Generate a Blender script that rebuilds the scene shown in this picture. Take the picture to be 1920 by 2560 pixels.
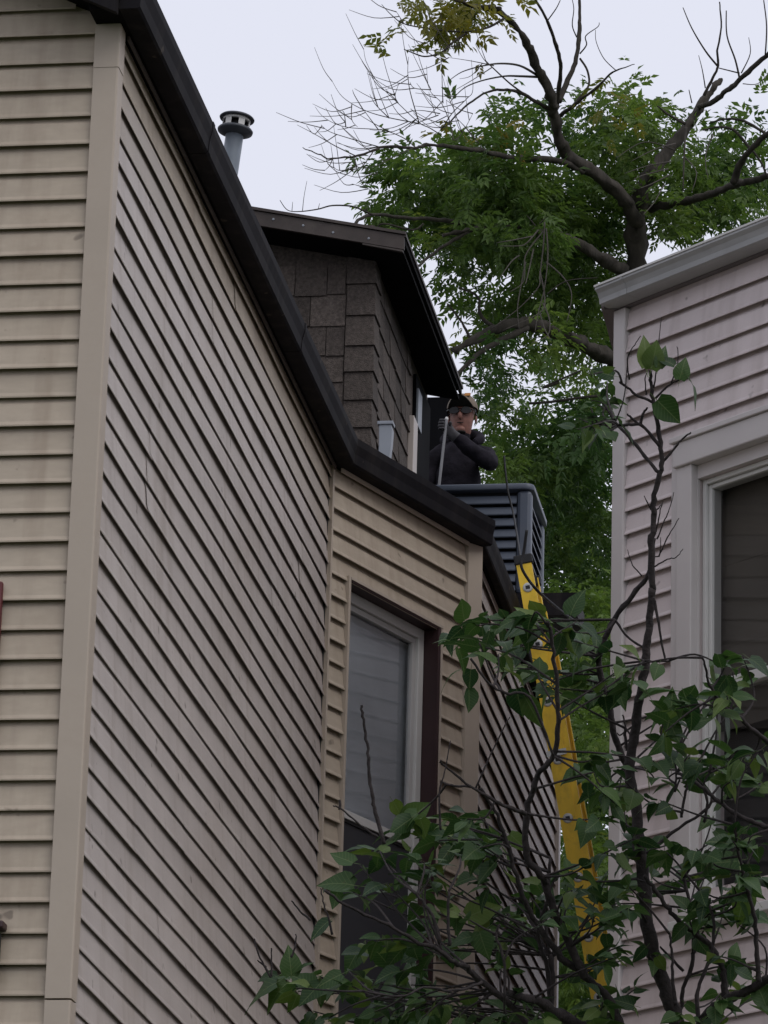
import bpy, bmesh, math, random
from mathutils import Vector, Matrix, noise
random.seed(7)
SC = bpy.context.scene
COL = SC.collection
for o in list(bpy.data.objects):
    bpy.data.objects.remove(o)

# ------------------------------------------------------------------ camera
F = 10500.0                      # focal length in pixels of a 1920 wide frame
PITCH, ROLL = math.radians(18.15), math.radians(1.6)
CAM = Vector((0, 0, 1.6))
cp, sp, cr, sr = math.cos(PITCH), math.sin(PITCH), math.cos(ROLL), math.sin(ROLL)
FW = Vector((0, cp, sp)); _x = Vector((1, 0, 0)); _u = Vector((0, -sp, cp))
RX = _x * cr + _u * sr
UP = _u * cr - _x * sr
cam_d = bpy.data.cameras.new('camera')
cam_d.sensor_fit = 'HORIZONTAL'; cam_d.sensor_width = 36.0
cam_d.lens = 36.0 * F / 1920.0
cam_d.clip_start = 0.1; cam_d.clip_end = 2000
cam = bpy.data.objects.new('camera', cam_d); COL.objects.link(cam)
m3 = Matrix((RX, UP, -FW)).transposed()
cam.matrix_world = Matrix.Translation(CAM) @ m3.to_4x4()
SC.camera = cam

# ------------------------------------------------------------------ sky, sun, exposure
SUN_EL, SUN_ROT = math.radians(46), math.radians(138)
w = bpy.data.worlds.new('World'); SC.world = w; w.use_nodes = True
nt = w.node_tree; nt.nodes.clear()
wo = nt.nodes.new('ShaderNodeOutputWorld'); bg = nt.nodes.new('ShaderNodeBackground')
sky = nt.nodes.new('ShaderNodeTexSky'); sky.sky_type = 'NISHITA'; sky.sun_disc = False
sky.sun_elevation = SUN_EL; sky.sun_rotation = SUN_ROT; sky.dust_density = 6; sky.air_density = 1.5
mx = nt.nodes.new('ShaderNodeMixRGB'); mx.inputs[0].default_value = 0.95
mx.inputs[2].default_value = (8.0, 8.2, 9.35, 1)         # the even overcast cloud layer
nt.links.new(sky.outputs[0], mx.inputs[1]); nt.links.new(mx.outputs[0], bg.inputs[0])
bg.inputs[1].default_value = 0.1
nt.links.new(bg.outputs[0], wo.inputs[0])
sd = bpy.data.lights.new('sun', 'SUN'); sd.energy = 0.9; sd.angle = math.radians(40); sd.color = (1, .97, .92)
so = bpy.data.objects.new('sun', sd); COL.objects.link(so)
sdir = Vector((math.sin(SUN_ROT) * math.cos(SUN_EL), math.cos(SUN_ROT) * math.cos(SUN_EL), math.sin(SUN_EL)))
so.rotation_euler = sdir.to_track_quat('Z', 'Y').to_euler()
vs = SC.view_settings
vs.view_transform = 'Standard'; vs.look = 'None'; vs.gamma = 1; vs.exposure = 0.0; vs.use_curve_mapping = False

# ------------------------------------------------------------------ measuring helpers
G = 1.1573                       # survey sketch unit -> 1920 px unit
def ray(x, y):
    d = FW + RX * ((x - 960) / F) - UP * ((y - 1280) / F)
    return d.normalized()
def at(x, y, dist): return CAM + ray(x, y) * dist
YA = math.radians(8.81)          # the side wall runs this way
A = Vector((math.sin(YA), math.cos(YA), 0)); U = Vector((math.cos(YA), -math.sin(YA), 0)); Z = Vector((0, 0, 1))
_o = at(233, 1320, 13.93); O0 = Vector((_o.x, _o.y, 0))
def H(u, v, z): return O0 + U * u + A * v + Z * z
def onplane(x, y, p0, n):
    d = ray(x, y); return CAM + d * ((p0 - CAM).dot(n) / d.dot(n))

# ------------------------------------------------------------------ materials
def nodes_of(m):
    m.use_nodes = True; t = m.node_tree; return t, t.nodes['Principled BSDF']
def mat(name, col, rough=.6, var=.12, scale=6, bump=0, bscale=60, spec=.4, metal=0, dirt=None, dscale=1.5, stretch=None, trans=0, objvar=0, streak=None):
    m = bpy.data.materials.new(name); t, b = nodes_of(m); N = t.nodes; L = t.links
    b.inputs['Roughness'].default_value = rough; b.inputs['Specular IOR Level'].default_value = spec; b.inputs['Metallic'].default_value = metal
    tc = N.new('ShaderNodeTexCoord'); src = tc.outputs['Object']
    if stretch:
        mp = N.new('ShaderNodeMapping'); mp.inputs['Scale'].default_value = stretch; L.new(src, mp.inputs[0]); src = mp.outputs[0]
    nz = N.new('ShaderNodeTexNoise'); nz.inputs['Scale'].default_value = scale; nz.inputs['Detail'].default_value = 5; L.new(src, nz.inputs['Vector'])
    rp = N.new('ShaderNodeValToRGB'); e = rp.color_ramp.elements
    e[0].position = .3; e[1].position = .7
    e[0].color = tuple(c * (1 - var) for c in col) + (1,); e[1].color = tuple(min(1, c * (1 + var)) for c in col) + (1,)
    L.new(nz.outputs['Fac'], rp.inputs[0]); out = rp.outputs[0]
    if dirt:
        n2 = N.new('ShaderNodeTexNoise'); n2.inputs['Scale'].default_value = dscale; n2.inputs['Detail'].default_value = 7; n2.inputs['Roughness'].default_value = .65
        L.new(tc.outputs['Object'], n2.inputs['Vector'])
        r2 = N.new('ShaderNodeValToRGB'); r2.color_ramp.elements[0].position = .52; r2.color_ramp.elements[1].position = .78
        r2.color_ramp.elements[1].color = (dirt[3],) * 3 + (1,)
        L.new(n2.outputs['Fac'], r2.inputs[0])
        mm = N.new('ShaderNodeMixRGB'); L.new(r2.outputs[0], mm.inputs[0]); L.new(out, mm.inputs[1]); mm.inputs[2].default_value = dirt[:3] + (1,); out = mm.outputs[0]
    if streak:
        mp2 = N.new('ShaderNodeMapping'); mp2.inputs['Scale'].default_value = (9, 9, .55); L.new(tc.outputs['Object'], mp2.inputs[0])
        n4 = N.new('ShaderNodeTexNoise'); n4.inputs['Scale'].default_value = 1.6; n4.inputs['Detail'].default_value = 6; L.new(mp2.outputs[0], n4.inputs['Vector'])
        r4 = N.new('ShaderNodeValToRGB'); r4.color_ramp.elements[0].position = .5; r4.color_ramp.elements[1].position = .74; r4.color_ramp.elements[1].color = (streak[3],) * 3 + (1,)
        L.new(n4.outputs['Fac'], r4.inputs[0]); m4_ = N.new('ShaderNodeMixRGB'); L.new(r4.outputs[0], m4_.inputs[0]); L.new(out, m4_.inputs[1]); m4_.inputs[2].default_value = streak[:3] + (1,); out = m4_.outputs[0]
        n5 = N.new('ShaderNodeTexNoise'); n5.inputs['Scale'].default_value = 14; n5.inputs['Detail'].default_value = 2; L.new(tc.outputs['Object'], n5.inputs['Vector'])
        r5 = N.new('ShaderNodeValToRGB'); r5.color_ramp.elements[0].position = .70; r5.color_ramp.elements[1].position = .76; r5.color_ramp.elements[1].color = (.55,) * 3 + (1,)
        L.new(n5.outputs['Fac'], r5.inputs[0]); m5_ = N.new('ShaderNodeMixRGB'); L.new(r5.outputs[0], m5_.inputs[0]); L.new(out, m5_.inputs[1]); m5_.inputs[2].default_value = (.09, .07, .055, 1); out = m5_.outputs[0]
    if objvar:
        oi = N.new('ShaderNodeObjectInfo'); hs = N.new('ShaderNodeHueSaturation')
        mr = N.new('ShaderNodeMapRange'); mr.inputs['To Min'].default_value = 1 - objvar; mr.inputs['To Max'].default_value = 1 + objvar
        L.new(oi.outputs['Random'], mr.inputs[0]); L.new(mr.outputs[0], hs.inputs['Value']); L.new(out, hs.inputs['Color']); out = hs.outputs[0]
    L.new(out, b.inputs['Base Color'])
    if bump:
        n3 = N.new('ShaderNodeTexNoise'); n3.inputs['Scale'].default_value = bscale; n3.inputs['Detail'].default_value = 4; L.new(src, n3.inputs['Vector'])
        bp = N.new('ShaderNodeBump'); bp.inputs['Strength'].default_value = bump; bp.inputs['Distance'].default_value = .01
        L.new(n3.outputs['Fac'], bp.inputs['Height']); L.new(bp.outputs[0], b.inputs['Normal'])
    if trans:
        tr = N.new('ShaderNodeBsdfTranslucent'); L.new(out, tr.inputs[0]); ms = N.new('ShaderNodeMixShader'); ms.inputs[0].default_value = trans
        L.new(b.outputs[0], ms.inputs[1]); L.new(tr.outputs[0], ms.inputs[2]); L.new(ms.outputs[0], N['Material Output'].inputs[0])
    return m
def leafmat(name, c1, c2, c3, trans=.3, rough=.45, spec=.5, per_obj=False, veins=False):
    """green that varies from leaf to leaf through a point colour attribute 'tone'"""
    m = bpy.data.materials.new(name); t, b = nodes_of(m); N = t.nodes; L = t.links
    at_ = N.new('ShaderNodeAttribute'); at_.attribute_name = 'tone'
    oi = N.new('ShaderNodeObjectInfo'); ad = N.new('ShaderNodeMath'); ad.operation = 'ADD'
    L.new(at_.outputs['Fac'], ad.inputs[0]); ad.inputs[1].default_value = 0
    if per_obj: L.new(oi.outputs['Random'], ad.inputs[1])
    fr = N.new('ShaderNodeMath'); fr.operation = 'FRACT'; L.new(ad.outputs[0], fr.inputs[0])
    rp = N.new('ShaderNodeValToRGB'); e = rp.color_ramp.elements
    e[0].color = c1 + (1,); e[0].position = .1; e[1].color = c2 + (1,); e[1].position = .8
    e3 = e.new(.97); e3.color = c3 + (1,)
    L.new(fr.outputs[0], rp.inputs[0]); colo = rp.outputs[0]
    if veins:
        def mth(op, a, b_=None, c=None):
            n = N.new('ShaderNodeMath'); n.operation = op
            for i, q in enumerate((a, b_, c)):
                if q is None: continue
                if isinstance(q, (int, float)): n.inputs[i].default_value = q
                else: L.new(q, n.inputs[i])
            return n.outputs[0]
        uvn = N.new('ShaderNodeUVMap'); uvn.uv_map = 'uv'; sx = N.new('ShaderNodeSeparateXYZ'); L.new(uvn.outputs[0], sx.inputs[0])
        ay = mth('ABSOLUTE', sx.outputs[1]); mid = mth('LESS_THAN', ay, .014)
        ph = mth('FRACT', mth('MULTIPLY', mth('SUBTRACT', sx.outputs[0], mth('MULTIPLY', ay, .75)), 8.0))
        vein = mth('LESS_THAN', mth('ABSOLUTE', mth('SUBTRACT', ph, .5)), .07)
        fac = mth('MAXIMUM', mth('MULTIPLY', mid, .55), mth('MULTIPLY', vein, .28))
        mv = N.new('ShaderNodeMixRGB'); L.new(fac, mv.inputs[0]); L.new(colo, mv.inputs[1]); mv.inputs[2].default_value = (.13, .17, .07, 1); colo = mv.outputs[0]
        nb = N.new('ShaderNodeTexNoise'); nb.inputs['Scale'].default_value = 5; nb.inputs['Detail'].default_value = 4; L.new(uvn.outputs[0], nb.inputs['Vector'])
        rb = N.new('ShaderNodeValToRGB'); rb.color_ramp.elements[0].position = .66; rb.color_ramp.elements[1].position = .74; rb.color_ramp.elements[1].color = (.5, .5, .5, 1); L.new(nb.outputs['Fac'], rb.inputs[0])
        mb_ = N.new('ShaderNodeMixRGB'); L.new(rb.outputs[0], mb_.inputs[0]); L.new(colo, mb_.inputs[1]); mb_.inputs[2].default_value = (.09, .07, .025, 1); colo = mb_.outputs[0]
    L.new(colo, b.inputs['Base Color'])
    b.inputs['Roughness'].default_value = rough; b.inputs['Specular IOR Level'].default_value = spec
    tr = N.new('ShaderNodeBsdfTranslucent'); hs = N.new('ShaderNodeHueSaturation'); hs.inputs['Value'].default_value = 1.5; hs.inputs['Saturation'].default_value = 1.1
    L.new(colo, hs.inputs['Color']); L.new(hs.outputs[0], tr.inputs[0])
    ms = N.new('ShaderNodeMixShader'); ms.inputs[0].default_value = trans
    L.new(b.outputs[0], ms.inputs[1]); L.new(tr.outputs[0], ms.inputs[2]); L.new(ms.outputs[0], N['Material Output'].inputs[0])
    return m
def glassmat(name, tint, mixf, r0=.08):
    m = bpy.data.materials.new(name); t, b = nodes_of(m); N = t.nodes; L = t.links
    tp = N.new('ShaderNodeBsdfTransparent'); tp.inputs[0].default_value = tint + (1,)
    gl = N.new('ShaderNodeBsdfGlossy'); gl.inputs['Roughness'].default_value = .02; gl.inputs['Color'].default_value = (.9, .92, .95, 1)
    nz = N.new('ShaderNodeTexNoise'); nz.inputs['Scale'].default_value = 2.2; tc = N.new('ShaderNodeTexCoord'); L.new(tc.outputs['Object'], nz.inputs['Vector'])
    bp = N.new('ShaderNodeBump'); bp.inputs['Strength'].default_value = .03; bp.inputs['Distance'].default_value = .02
    L.new(nz.outputs['Fac'], bp.inputs['Height']); L.new(bp.outputs[0], gl.inputs['Normal'])
    ge = N.new('ShaderNodeNewGeometry'); dt = N.new('ShaderNodeVectorMath'); dt.operation = 'DOT_PRODUCT'; L.new(ge.outputs['Incoming'], dt.inputs[0]); L.new(ge.outputs['True Normal'], dt.inputs[1])
    ab = N.new('ShaderNodeMath'); ab.operation = 'ABSOLUTE'; L.new(dt.outputs['Value'], ab.inputs[0]); om = N.new('ShaderNodeMath'); om.operation = 'SUBTRACT'; om.inputs[0].default_value = 1; L.new(ab.outputs[0], om.inputs[1])
    pw5 = N.new('ShaderNodeMath'); pw5.operation = 'POWER'; pw5.inputs[1].default_value = 5; L.new(om.outputs[0], pw5.inputs[0]); fr = N.new('ShaderNodeMath'); fr.operation = 'MULTIPLY_ADD'; fr.inputs[1].default_value = .92; fr.inputs[2].default_value = r0; L.new(pw5.outputs[0], fr.inputs[0])
    mr = N.new('ShaderNodeMath'); mr.operation = 'MULTIPLY_ADD'; mr.inputs[1].default_value = 1.15; mr.inputs[2].default_value = mixf; mr.use_clamp = True
    L.new(fr.outputs[0], mr.inputs[0])
    ms = N.new('ShaderNodeMixShader'); L.new(mr.outputs[0], ms.inputs[0]); L.new(tp.outputs[0], ms.inputs[1]); L.new(gl.outputs[0], ms.inputs[2])
    L.new(ms.outputs[0], N['Material Output'].inputs[0]); return m

M = dict(
    tan=mat('tan_siding', (.43, .362, .285), .55, .05, 5, .12, 90, dirt=(.27, .205, .15, .5), dscale=2.2, stretch=(3, 3, 9), objvar=.035, spec=.25, streak=(.25, .19, .14, .4)),
    side=mat('weathered_siding', (.47, .42, .392), .55, .06, 4, .12, 90, dirt=(.33, .27, .22, .45), dscale=1.3, objvar=.05, spec=.25, streak=(.27, .22, .18, .4)),
    sidetan=mat('part_faded_siding', (.41, .36, .315), .55, .06, 4, .12, 90, dirt=(.30, .23, .16, .5), dscale=1.6, objvar=.04, spec=.25),
    trim=mat('tan_trim', (.43, .365, .30), .5, .05, 3, .05, 40, dirt=(.30, .235, .18, .35), dscale=3, spec=.25),
    sideTrim=mat('tan_grey_trim', (.42, .37, .335), .45, .05, 3),
    black=mat('black_gutter', (.010, .009, .011), .75, .25, 4, .04, 30, spec=.10, dirt=(.022, .019, .018, .7), dscale=3, streak=(.03, .026, .024, .6)),
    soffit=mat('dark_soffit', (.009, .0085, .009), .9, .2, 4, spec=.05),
    roof=mat('dark_shingle_roof', (.03, .028, .03), .9, .3, 20, .5, 50),
    brown=mat('dark_brown_fascia', (.045, .034, .029), .6, .25, 7, .1, 30, dirt=(.10, .085, .07, .5), dscale=5),
    shingle=mat('brown_grey_wall_shingle', (.088, .072, .062), .95, .35, 60, 1.0, 150, objvar=.35),
    maroon=mat('dark_maroon_jamb', (.035, .016, .017), .5, .2, 5),
    red=mat('maroon_paint', (.10, .018, .02), .5, .2, 8),
    vinyl=mat('white_vinyl', (.55, .54, .52), .4, .04, 4),
    sash=mat('grey_white_sash', (.44, .43, .42), .45, .05, 4),
    pink=mat('pinkish_siding', (.57, .498, .49), .5, .05, 5, .1, 90, dirt=(.36, .30, .28, .35), dscale=1.6, objvar=.035, streak=(.34, .28, .26, .4)),
    pinktrim=mat('pale_grey_trim', (.52, .485, .475), .45, .05, 4),
    gutter=mat('grey_aluminium_gutter', (.36, .36, .36), .38, .08, 4, .03, 20, spec=.5, dirt=(.2, .2, .19, .5), dscale=3, stretch=(1, 1, 8)),
    fasciaGrey=mat('mauve_grey_fascia', (.17, .15, .155), .6, .1, 5),
    glass=glassmat('window_glass', (.8, .83, .86), .0),
    glassd=glassmat('window_glass_dark', (.7, .7, .7), .0, .03),
    screen=mat('insect_screen', (.035, .035, .04), .8, .1, 200),
    blind=mat('pale_blind', (.78, .79, .80), .7, .10, 3),
    shade=mat('brown_window_shade', (.12, .108, .092), .85, .15, 3),
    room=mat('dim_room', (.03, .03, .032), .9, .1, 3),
    galv=mat('galvanised_steel', (.17, .195, .225), .45, .15, 9, .04, 40, spec=.5, metal=.35),
    galvd=mat('dark_galvanised', (.045, .05, .06), .5, .2, 9, spec=.5),
    ac=mat('blue_grey_enamel', (.062, .076, .105), .45, .08, 5, .03, 60, spec=.5, dirt=(.16, .16, .16, .25), dscale=6),
    acdark=mat('dark_coil', (.012, .014, .018), .8, .2, 60),
    yellow=mat('yellow_fibreglass', (.80, .53, .03), .5, .12, 9, .06, 60, dirt=(.30, .17, .03, .55), dscale=9, stretch=(2, 2, .6)),
    steel=mat('rung_aluminium', (.45, .45, .43), .4, .1, 10, metal=.4),
    rubber=mat('black_rubber', (.014, .014, .015), .7, .2, 10),
    bark=mat('tree_bark', (.044, .038, .031), .95, .4, 9, .8, 25, stretch=(2, 2, .5)),
    deadbark=mat('dead_branch_bark', (.075, .066, .058), .95, .3, 9, .4, 25),
    lbark=mat('lilac_bark', (.026, .020, .020), .9, .4, 30, .6, 90),
    skin=mat('skin', (.20, .088, .066), .6, .2, 30, .2, 80),
    jacket=mat('charcoal_jacket', (.018, .016, .021), .95, .4, 14, 1.0, 22, spec=.1),
    glove=mat('dark_glove', (.05, .048, .052), .85, .3, 30),
    hair=mat('dark_hair', (.012, .009, .008), .8, .3, 60),
    capfront=mat('tan_cap_cloth', (.17, .135, .105), .95, .15, 40),
    capdark=mat('black_cap_cloth', (.012, .010, .009), .85, .2, 40),
    orange=mat('orange_patch', (.34, .15, .04), .9, .1, 40),
    lens=mat('sunglass_lens', (.006, .005, .006), .28, .1, 5, spec=.25),
    pole=mat('grey_pole', (.17, .17, .18), .6, .1, 10, spec=.1),
    grass=mat('lawn', (.045, .06, .025), .95, .4, 2, .6, 30),
    conduit=mat('pale_grey_cover', (.24, .26, .29), .5, .08, 6),
    doorblack=mat('black_door', (.005, .005, .006), .8, .2, 4, spec=.05),  # darkness put into the colour of the two dormer filler panels
    wood=mat('weathered_wood', (.09, .07, .055), .9, .3, 8, .4, 30),
)
LEAF_T = leafmat('ash_leaf', (.040, .082, .022), (.125, .190, .042), (.20, .24, .055), .42, .5, .3)
LEAF_Y = leafmat('ash_leaf_autumn', (.10, .12, .022), (.19, .16, .03), (.33, .20, .03), .4, .5, .35)
LEAF_L = leafmat('lilac_leaf', (.014, .038, .012), (.040, .082, .020), (.085, .125, .026), .26, .52, .28, True, True)

# ------------------------------------------------------------------ mesh helpers
def tag(o, label=None, cat=None, group=None, kind=None):
    if label: o['label'] = label
    if cat: o['category'] = cat
    if group: o['group'] = group
    if kind: o['kind'] = kind
    return o
BASE = {}
def thing(name, loc, label, cat, group=None):
    o = bpy.data.objects.new(name, None); COL.objects.link(o); o.location = loc; o.empty_display_size = .2
    BASE[o.name] = Vector(loc); tag(o, label, cat, group); return o
def base(o):
    b = Vector((0, 0, 0))
    while o is not None: b += Vector(o.location); o = o.parent
    return b
class MB:
    def __init__(s): s.v = []; s.f = []; s.mi = []; s.tone = []
    def quadbox(s, c, mi=0):           # 8 corners: bottom 4 (ccw), top 4
        n = len(s.v); s.v += [Vector(p) for p in c]
        for q in ((0, 3, 2, 1), (4, 5, 6, 7), (0, 1, 5, 4), (1, 2, 6, 5), (2, 3, 7, 6), (3, 0, 4, 7)): s.f.append([n + i for i in q]); s.mi.append(mi)
    def box(s, p, a, b, c, mi=0):      # corner p and three edge vectors
        p = Vector(p); s.quadbox([p, p + a, p + a + b, p + b, p + c, p + a + c, p + a + b + c, p + b + c], mi)
    def hbox(s, u0, u1, v0, v1, z0, z1, mi=0): s.box(H(u0, v0, z0), U * (u1 - u0), A * (v1 - v0), Z * (z1 - z0), mi)
    def face(s, pts, mi=0):
        n = len(s.v); s.v += [Vector(p) for p in pts]; s.f.append(list(range(n, n + len(pts)))); s.mi.append(mi)
    def sweep(s, prof, p0, d, length, nx, nz, segs=1, wob=None, mi=0, cap=True, closed=False):
        """profile points (n,z) pushed along d"""
        k = len(prof); n0 = len(s.v)
        for i in range(segs + 1):
            t = i / segs; q = Vector(p0) + d * (length * t); dn, dz = wob(t) if wob else (0, 0)
            for (a, b) in prof: s.v.append(q + nx * (a + dn) + nz * (b + dz))
        for i in range(segs):
            for j in range(k if closed else k - 1):
                a = n0 + i * k + j; b = n0 + i * k + (j + 1) % k
                s.f.append([a, b, b + k, a + k]); s.mi.append(mi)
        if cap:
            s.f.append([n0 + j for j in range(k)][::-1]); s.mi.append(mi)
            s.f.append([n0 + segs * k + j for j in range(k)]); s.mi.append(mi)
    def tube(s, pts, rad, sides=6, mi=0, cap=True):
        pts = [Vector(p) for p in pts]; n0 = len(s.v); prev = None
        for i, p in enumerate(pts):
            d = (pts[min(i + 1, len(pts) - 1)] - pts[max(i - 1, 0)]).normalized()
            if prev is None:
                x = d.orthogonal().normalized()
            else:
                x = (prev - d * prev.dot(d)); x = x.normalized() if x.length > 1e-6 else d.orthogonal().normalized()
            prev = x; y = d.cross(x); r = rad[i] if isinstance(rad, (list, tuple)) else rad
            for j in range(sides):
                a = 2 * math.pi * j / sides; s.v.append(p + (x * math.cos(a) + y * math.sin(a)) * r)
        for i in range(len(pts) - 1):
            for j in range(sides):
                a = n0 + i * sides + j; b = n0 + i * sides + (j + 1) % sides
                s.f.append([a, b, b + sides, a + sides]); s.mi.append(mi)
        if cap:
            s.f.append([n0 + j for j in range(sides)][::-1]); s.mi.append(mi)
            e = n0 + (len(pts) - 1) * sides; s.f.append([e + j for j in range(sides)]); s.mi.append(mi)
    def lathe(s, c, ax, prof, sides=24, mi=0):
        ax = Vector(ax).normalized(); x = ax.orthogonal().normalized(); y = ax.cross(x); n0 = len(s.v); k = len(prof)
        for (r, h) in prof:
            for j in range(sides):
                a = 2 * math.pi * j / sides; s.v.append(Vector(c) + ax * h + (x * math.cos(a) + y * math.sin(a)) * r)
        for i in range(k - 1):
            for j in range(sides):
                a = n0 + i * sides + j; b = n0 + i * sides + (j + 1) % sides; s.f.append([a, b, b + sides, a + sides]); s.mi.append(mi)
    def build(s, name, m, parent=None, smooth=False, bevel=0, tone=False):
        me = bpy.data.meshes.new(name); b = base(parent) if parent is not None else Vector((0, 0, 0))
        me.from_pydata([tuple(v - b) for v in s.v], [], s.f)
        ms = m if isinstance(m, (list, tuple)) else [m]
        for q in ms: me.materials.append(q)
        if len(ms) > 1: me.polygons.foreach_set('material_index', s.mi)
        if smooth: me.polygons.foreach_set('use_smooth', [True] * len(me.polygons))
        if tone:
            at_ = me.attributes.new('tone', 'FLOAT', 'FACE'); at_.data.foreach_set('value', s.tone)
        me.update()
        o = bpy.data.objects.new(name, me); COL.objects.link(o)
        if parent is not None: o.parent = parent
        if bevel:
            bv = o.modifiers.new('bevel', 'BEVEL'); bv.width = bevel; bv.segments = 2; bv.limit_method = 'ANGLE'
        return o
def sbox(name, m, parent, *a, bevel=0):
    b = MB(); b.hbox(*a); return b.build(name, m, parent, bevel=bevel)

# lap siding: every course is its own board
EXP = .1016
def lap_profile(butt, h=EXP):
    return [(.001, h + .03), (.002, h + .010), (.005, h * .96), (butt * .50, h * .80), (butt * .80, .018), (butt, .005), (butt - .0006, 0), (butt - .003, .0), (butt - .0045, .012), (butt * .5, .045)]
def boards(parent, p0, d, nrm, length, zs, m, wob=.0, segs=1, seed=0, spans=None, butts=(.0245, .0195), seams=None):
    """one board for each z in zs; spans(z) -> list of (start,end) along d"""
    rnd = random.Random(seed); seam_s = 0
    for i, z in enumerate(zs):
        butt = butts[i % 2]; mm_ = m(z) if callable(m) else m
        pieces = []
        if i % 2 == 0 and seams: seam_s = rnd.uniform(*seams)
        for (s0, s1) in (spans(z) if spans else [(0, length)]):
            if seams and s0 + .2 < seam_s < s1 - .2: pieces += [(s0, seam_s + .025, 0), (seam_s, s1, .0009)]
            else: pieces.append((s0, s1, 0))
        for (s0, s1, lift) in pieces:
            b = MB(); ph = rnd.random() * 9; za = rnd.uniform(-1, 1) * .0015 * (wob > 0)
            def wb(t, ph=ph, za=za, lift=lift, s0=s0, s1=s1):
                if wob == 0: return (0, 0)
                x = s0 + (s1 - s0) * t
                dz = wob * (.6 * math.sin(x * 2.1 + ph) + .4 * math.sin(x * 5.7 + ph * 2.3)) + za - lift * .5
                dn = wob * .8 * math.sin(x * 3.1 + ph * 1.7) + lift
                return (dn, dz)
            b.sweep(lap_profile(butt), Vector((p0.x, p0.y, z)) + d * s0, d, s1 - s0, nrm, Z, segs, wb, cap=False)
            b.build('siding_board', mm_, parent)

# ================================================================== SETTING
g = MB(); g.face([(-400, -400, 0), (400, -400, 0), (400, 600, 0), (-400, 600, 0)])
tag(g.build('ground', M['grass']), kind='structure')

# ================================================================== TAN HOUSE
EAVE = 7.66
house = thing('tan_house', H(-2, 4, 0), 'tan vinyl-sided house with black gutters, filling the left side', 'house')
ANG = math.radians(30.08); BD = Vector((math.sin(ANG), math.cos(ANG), 0)); BN = Vector((BD.y, -BD.x, 0))   # bay face direction, outward normal
V1 = 4.685; I0 = H(0, V1, 0); BLEN = 1.31
_e = I0 + BD * BLEN - O0; UB, VB = _e.dot(U), _e.dot(A); VEND = 9.70
# wall bodies -------------------------------------------------------
def wallslab(name, p, d, n, length, z0, z1, m, t=.12):
    b = MB(); b.box(p + Z * z0 - n * t, d * length, n * t, Z * (z1 - z0)); return b.build(name, m, house)
gb = MB()   # gable end wall: rises to the left
pts = [H(-6, .10, 0), H(0, .10, 0), H(0, .10, EAVE), H(-3, .10, EAVE + 1.45), H(-6, .10, EAVE)]
pts2 = [p - A * .10 for p in pts]; n = len(pts)
gb.face(pts2); gb.face(pts[::-1])
for i in range(n): gb.face([pts2[i], pts[i], pts[(i + 1) % n], pts2[(i + 1) % n]])
front = gb.build('front_wall', M['tan'], house)
side = wallslab('side_wall', H(-.012, .10, 0), A, U, V1 - .125, 0, EAVE, M['side'])
# bay wall with its window opening
WS0, WS1, WZ0, WZ1 = .150, .965, 5.18, 7.163
bw = MB()
for (a, b_, z0, z1) in ((-.03, WS0, 0, EAVE), (WS1, BLEN, 0, EAVE), (WS0, WS1, WZ1, EAVE), (WS0, WS1, 0, WZ0)):
    bw.box(I0 + BD * a - BN * .13 + Z * z0, BD * (b_ - a), BN * .128, Z * (z1 - z0))
bay = bw.build('bay_wall', M['tan'], house)
rear = wallslab('rear_wall', H(UB, VB + .01, 0), A, U, VEND - VB, 0, EAVE, M['side'])
# boards ------------------------------------------------------------
zL = [5.903 + EXP * k for k in range(-19, 26)]
nA = -A
def gable_span(z): 
    u0 = -6 if z < EAVE else -6 + (z - EAVE) / .4833
    u1 = -.074 if z < EAVE else min(-.074, -(z - EAVE) / .4833)
    return [(6 + u0, 6 + u1)] if u1 > u0 + .1 else []
boards(front, H(-6, 0, 0), U, nA, 6, zL, M['tan'], .0008, 14, 3, gable_span, (.030, .026))
MU = -.012
zM = [z for z in (5.876 + EXP * k for k in range(-19, 20)) if z < EAVE - .03]
boards(side, H(MU, .03, 0), A, U, V1 - .06, zM, lambda z: M['tan'] if z > EAVE - .20 else (M['sidetan'] if z > EAVE - .42 else M['side']), .0022, 26, 5, lambda z: [(0, V1 - .055)], (.0200, .0160), (.6, 4.0))
_p = onplane(833, 1277, I0, BN)
zB = [z for z in (_p.z + EXP * k for k in range(-24, 12)) if z < EAVE - .03]
boards(bay, I0, BD, BN, BLEN, zB, M['tan'], .0005, 6, 8, lambda z: [(-.013, BLEN - .078)] if z > WZ1 - .03 else [(-.013, WS0 - .022), (WS1 + .022, BLEN - .078)], (.031, .027))
boards(rear, H(UB, 0, 0), A, U, VEND, zM, M['side'], .0012, 14, 9, lambda z: [(VB + .05, VEND - .06)])
# corner posts ------------------------------------------------------
def corner_post(p, d1, d2, n1, n2, w1, w2, z0, z1, m, name='corner_post', t=.034, t2=None):
    t2 = t if t2 is None else t2
    b = MB()   # L section: leg along d1 (face normal n1) and leg along d2 (face normal n2)
    r = .006; q = Vector((p.x, p.y, 0))
    path = [q + d1 * w1, q + d1 * w1 + n1 * t, q + n1 * t - d2 * (t - r) + d2 * 0, q + n1 * (t - r * .3) + n2 * (t - r * .3), q + n2 * t + n1 * (t - r), q + d2 * w2 + n2 * t, q + d2 * w2]
    path[2] = q + n1 * t + n2 * (t2 - r); path[3] = q + n1 * (t - r * .3) + n2 * (t2 - r * .3); path[4] = q + n2 * t2 + n1 * (t - r); path[5] = q + d2 * w2 + n2 * t2
    k = len(path)
    lo = [c + Z * z0 for c in path]; hi = [c + Z * z1 for c in path]
    for i in range(k - 1): b.face([lo[i], lo[i + 1], hi[i + 1], hi[i]])
    b.face(lo[::-1]); b.face(hi)
    return b.build(name, m, house)
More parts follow.
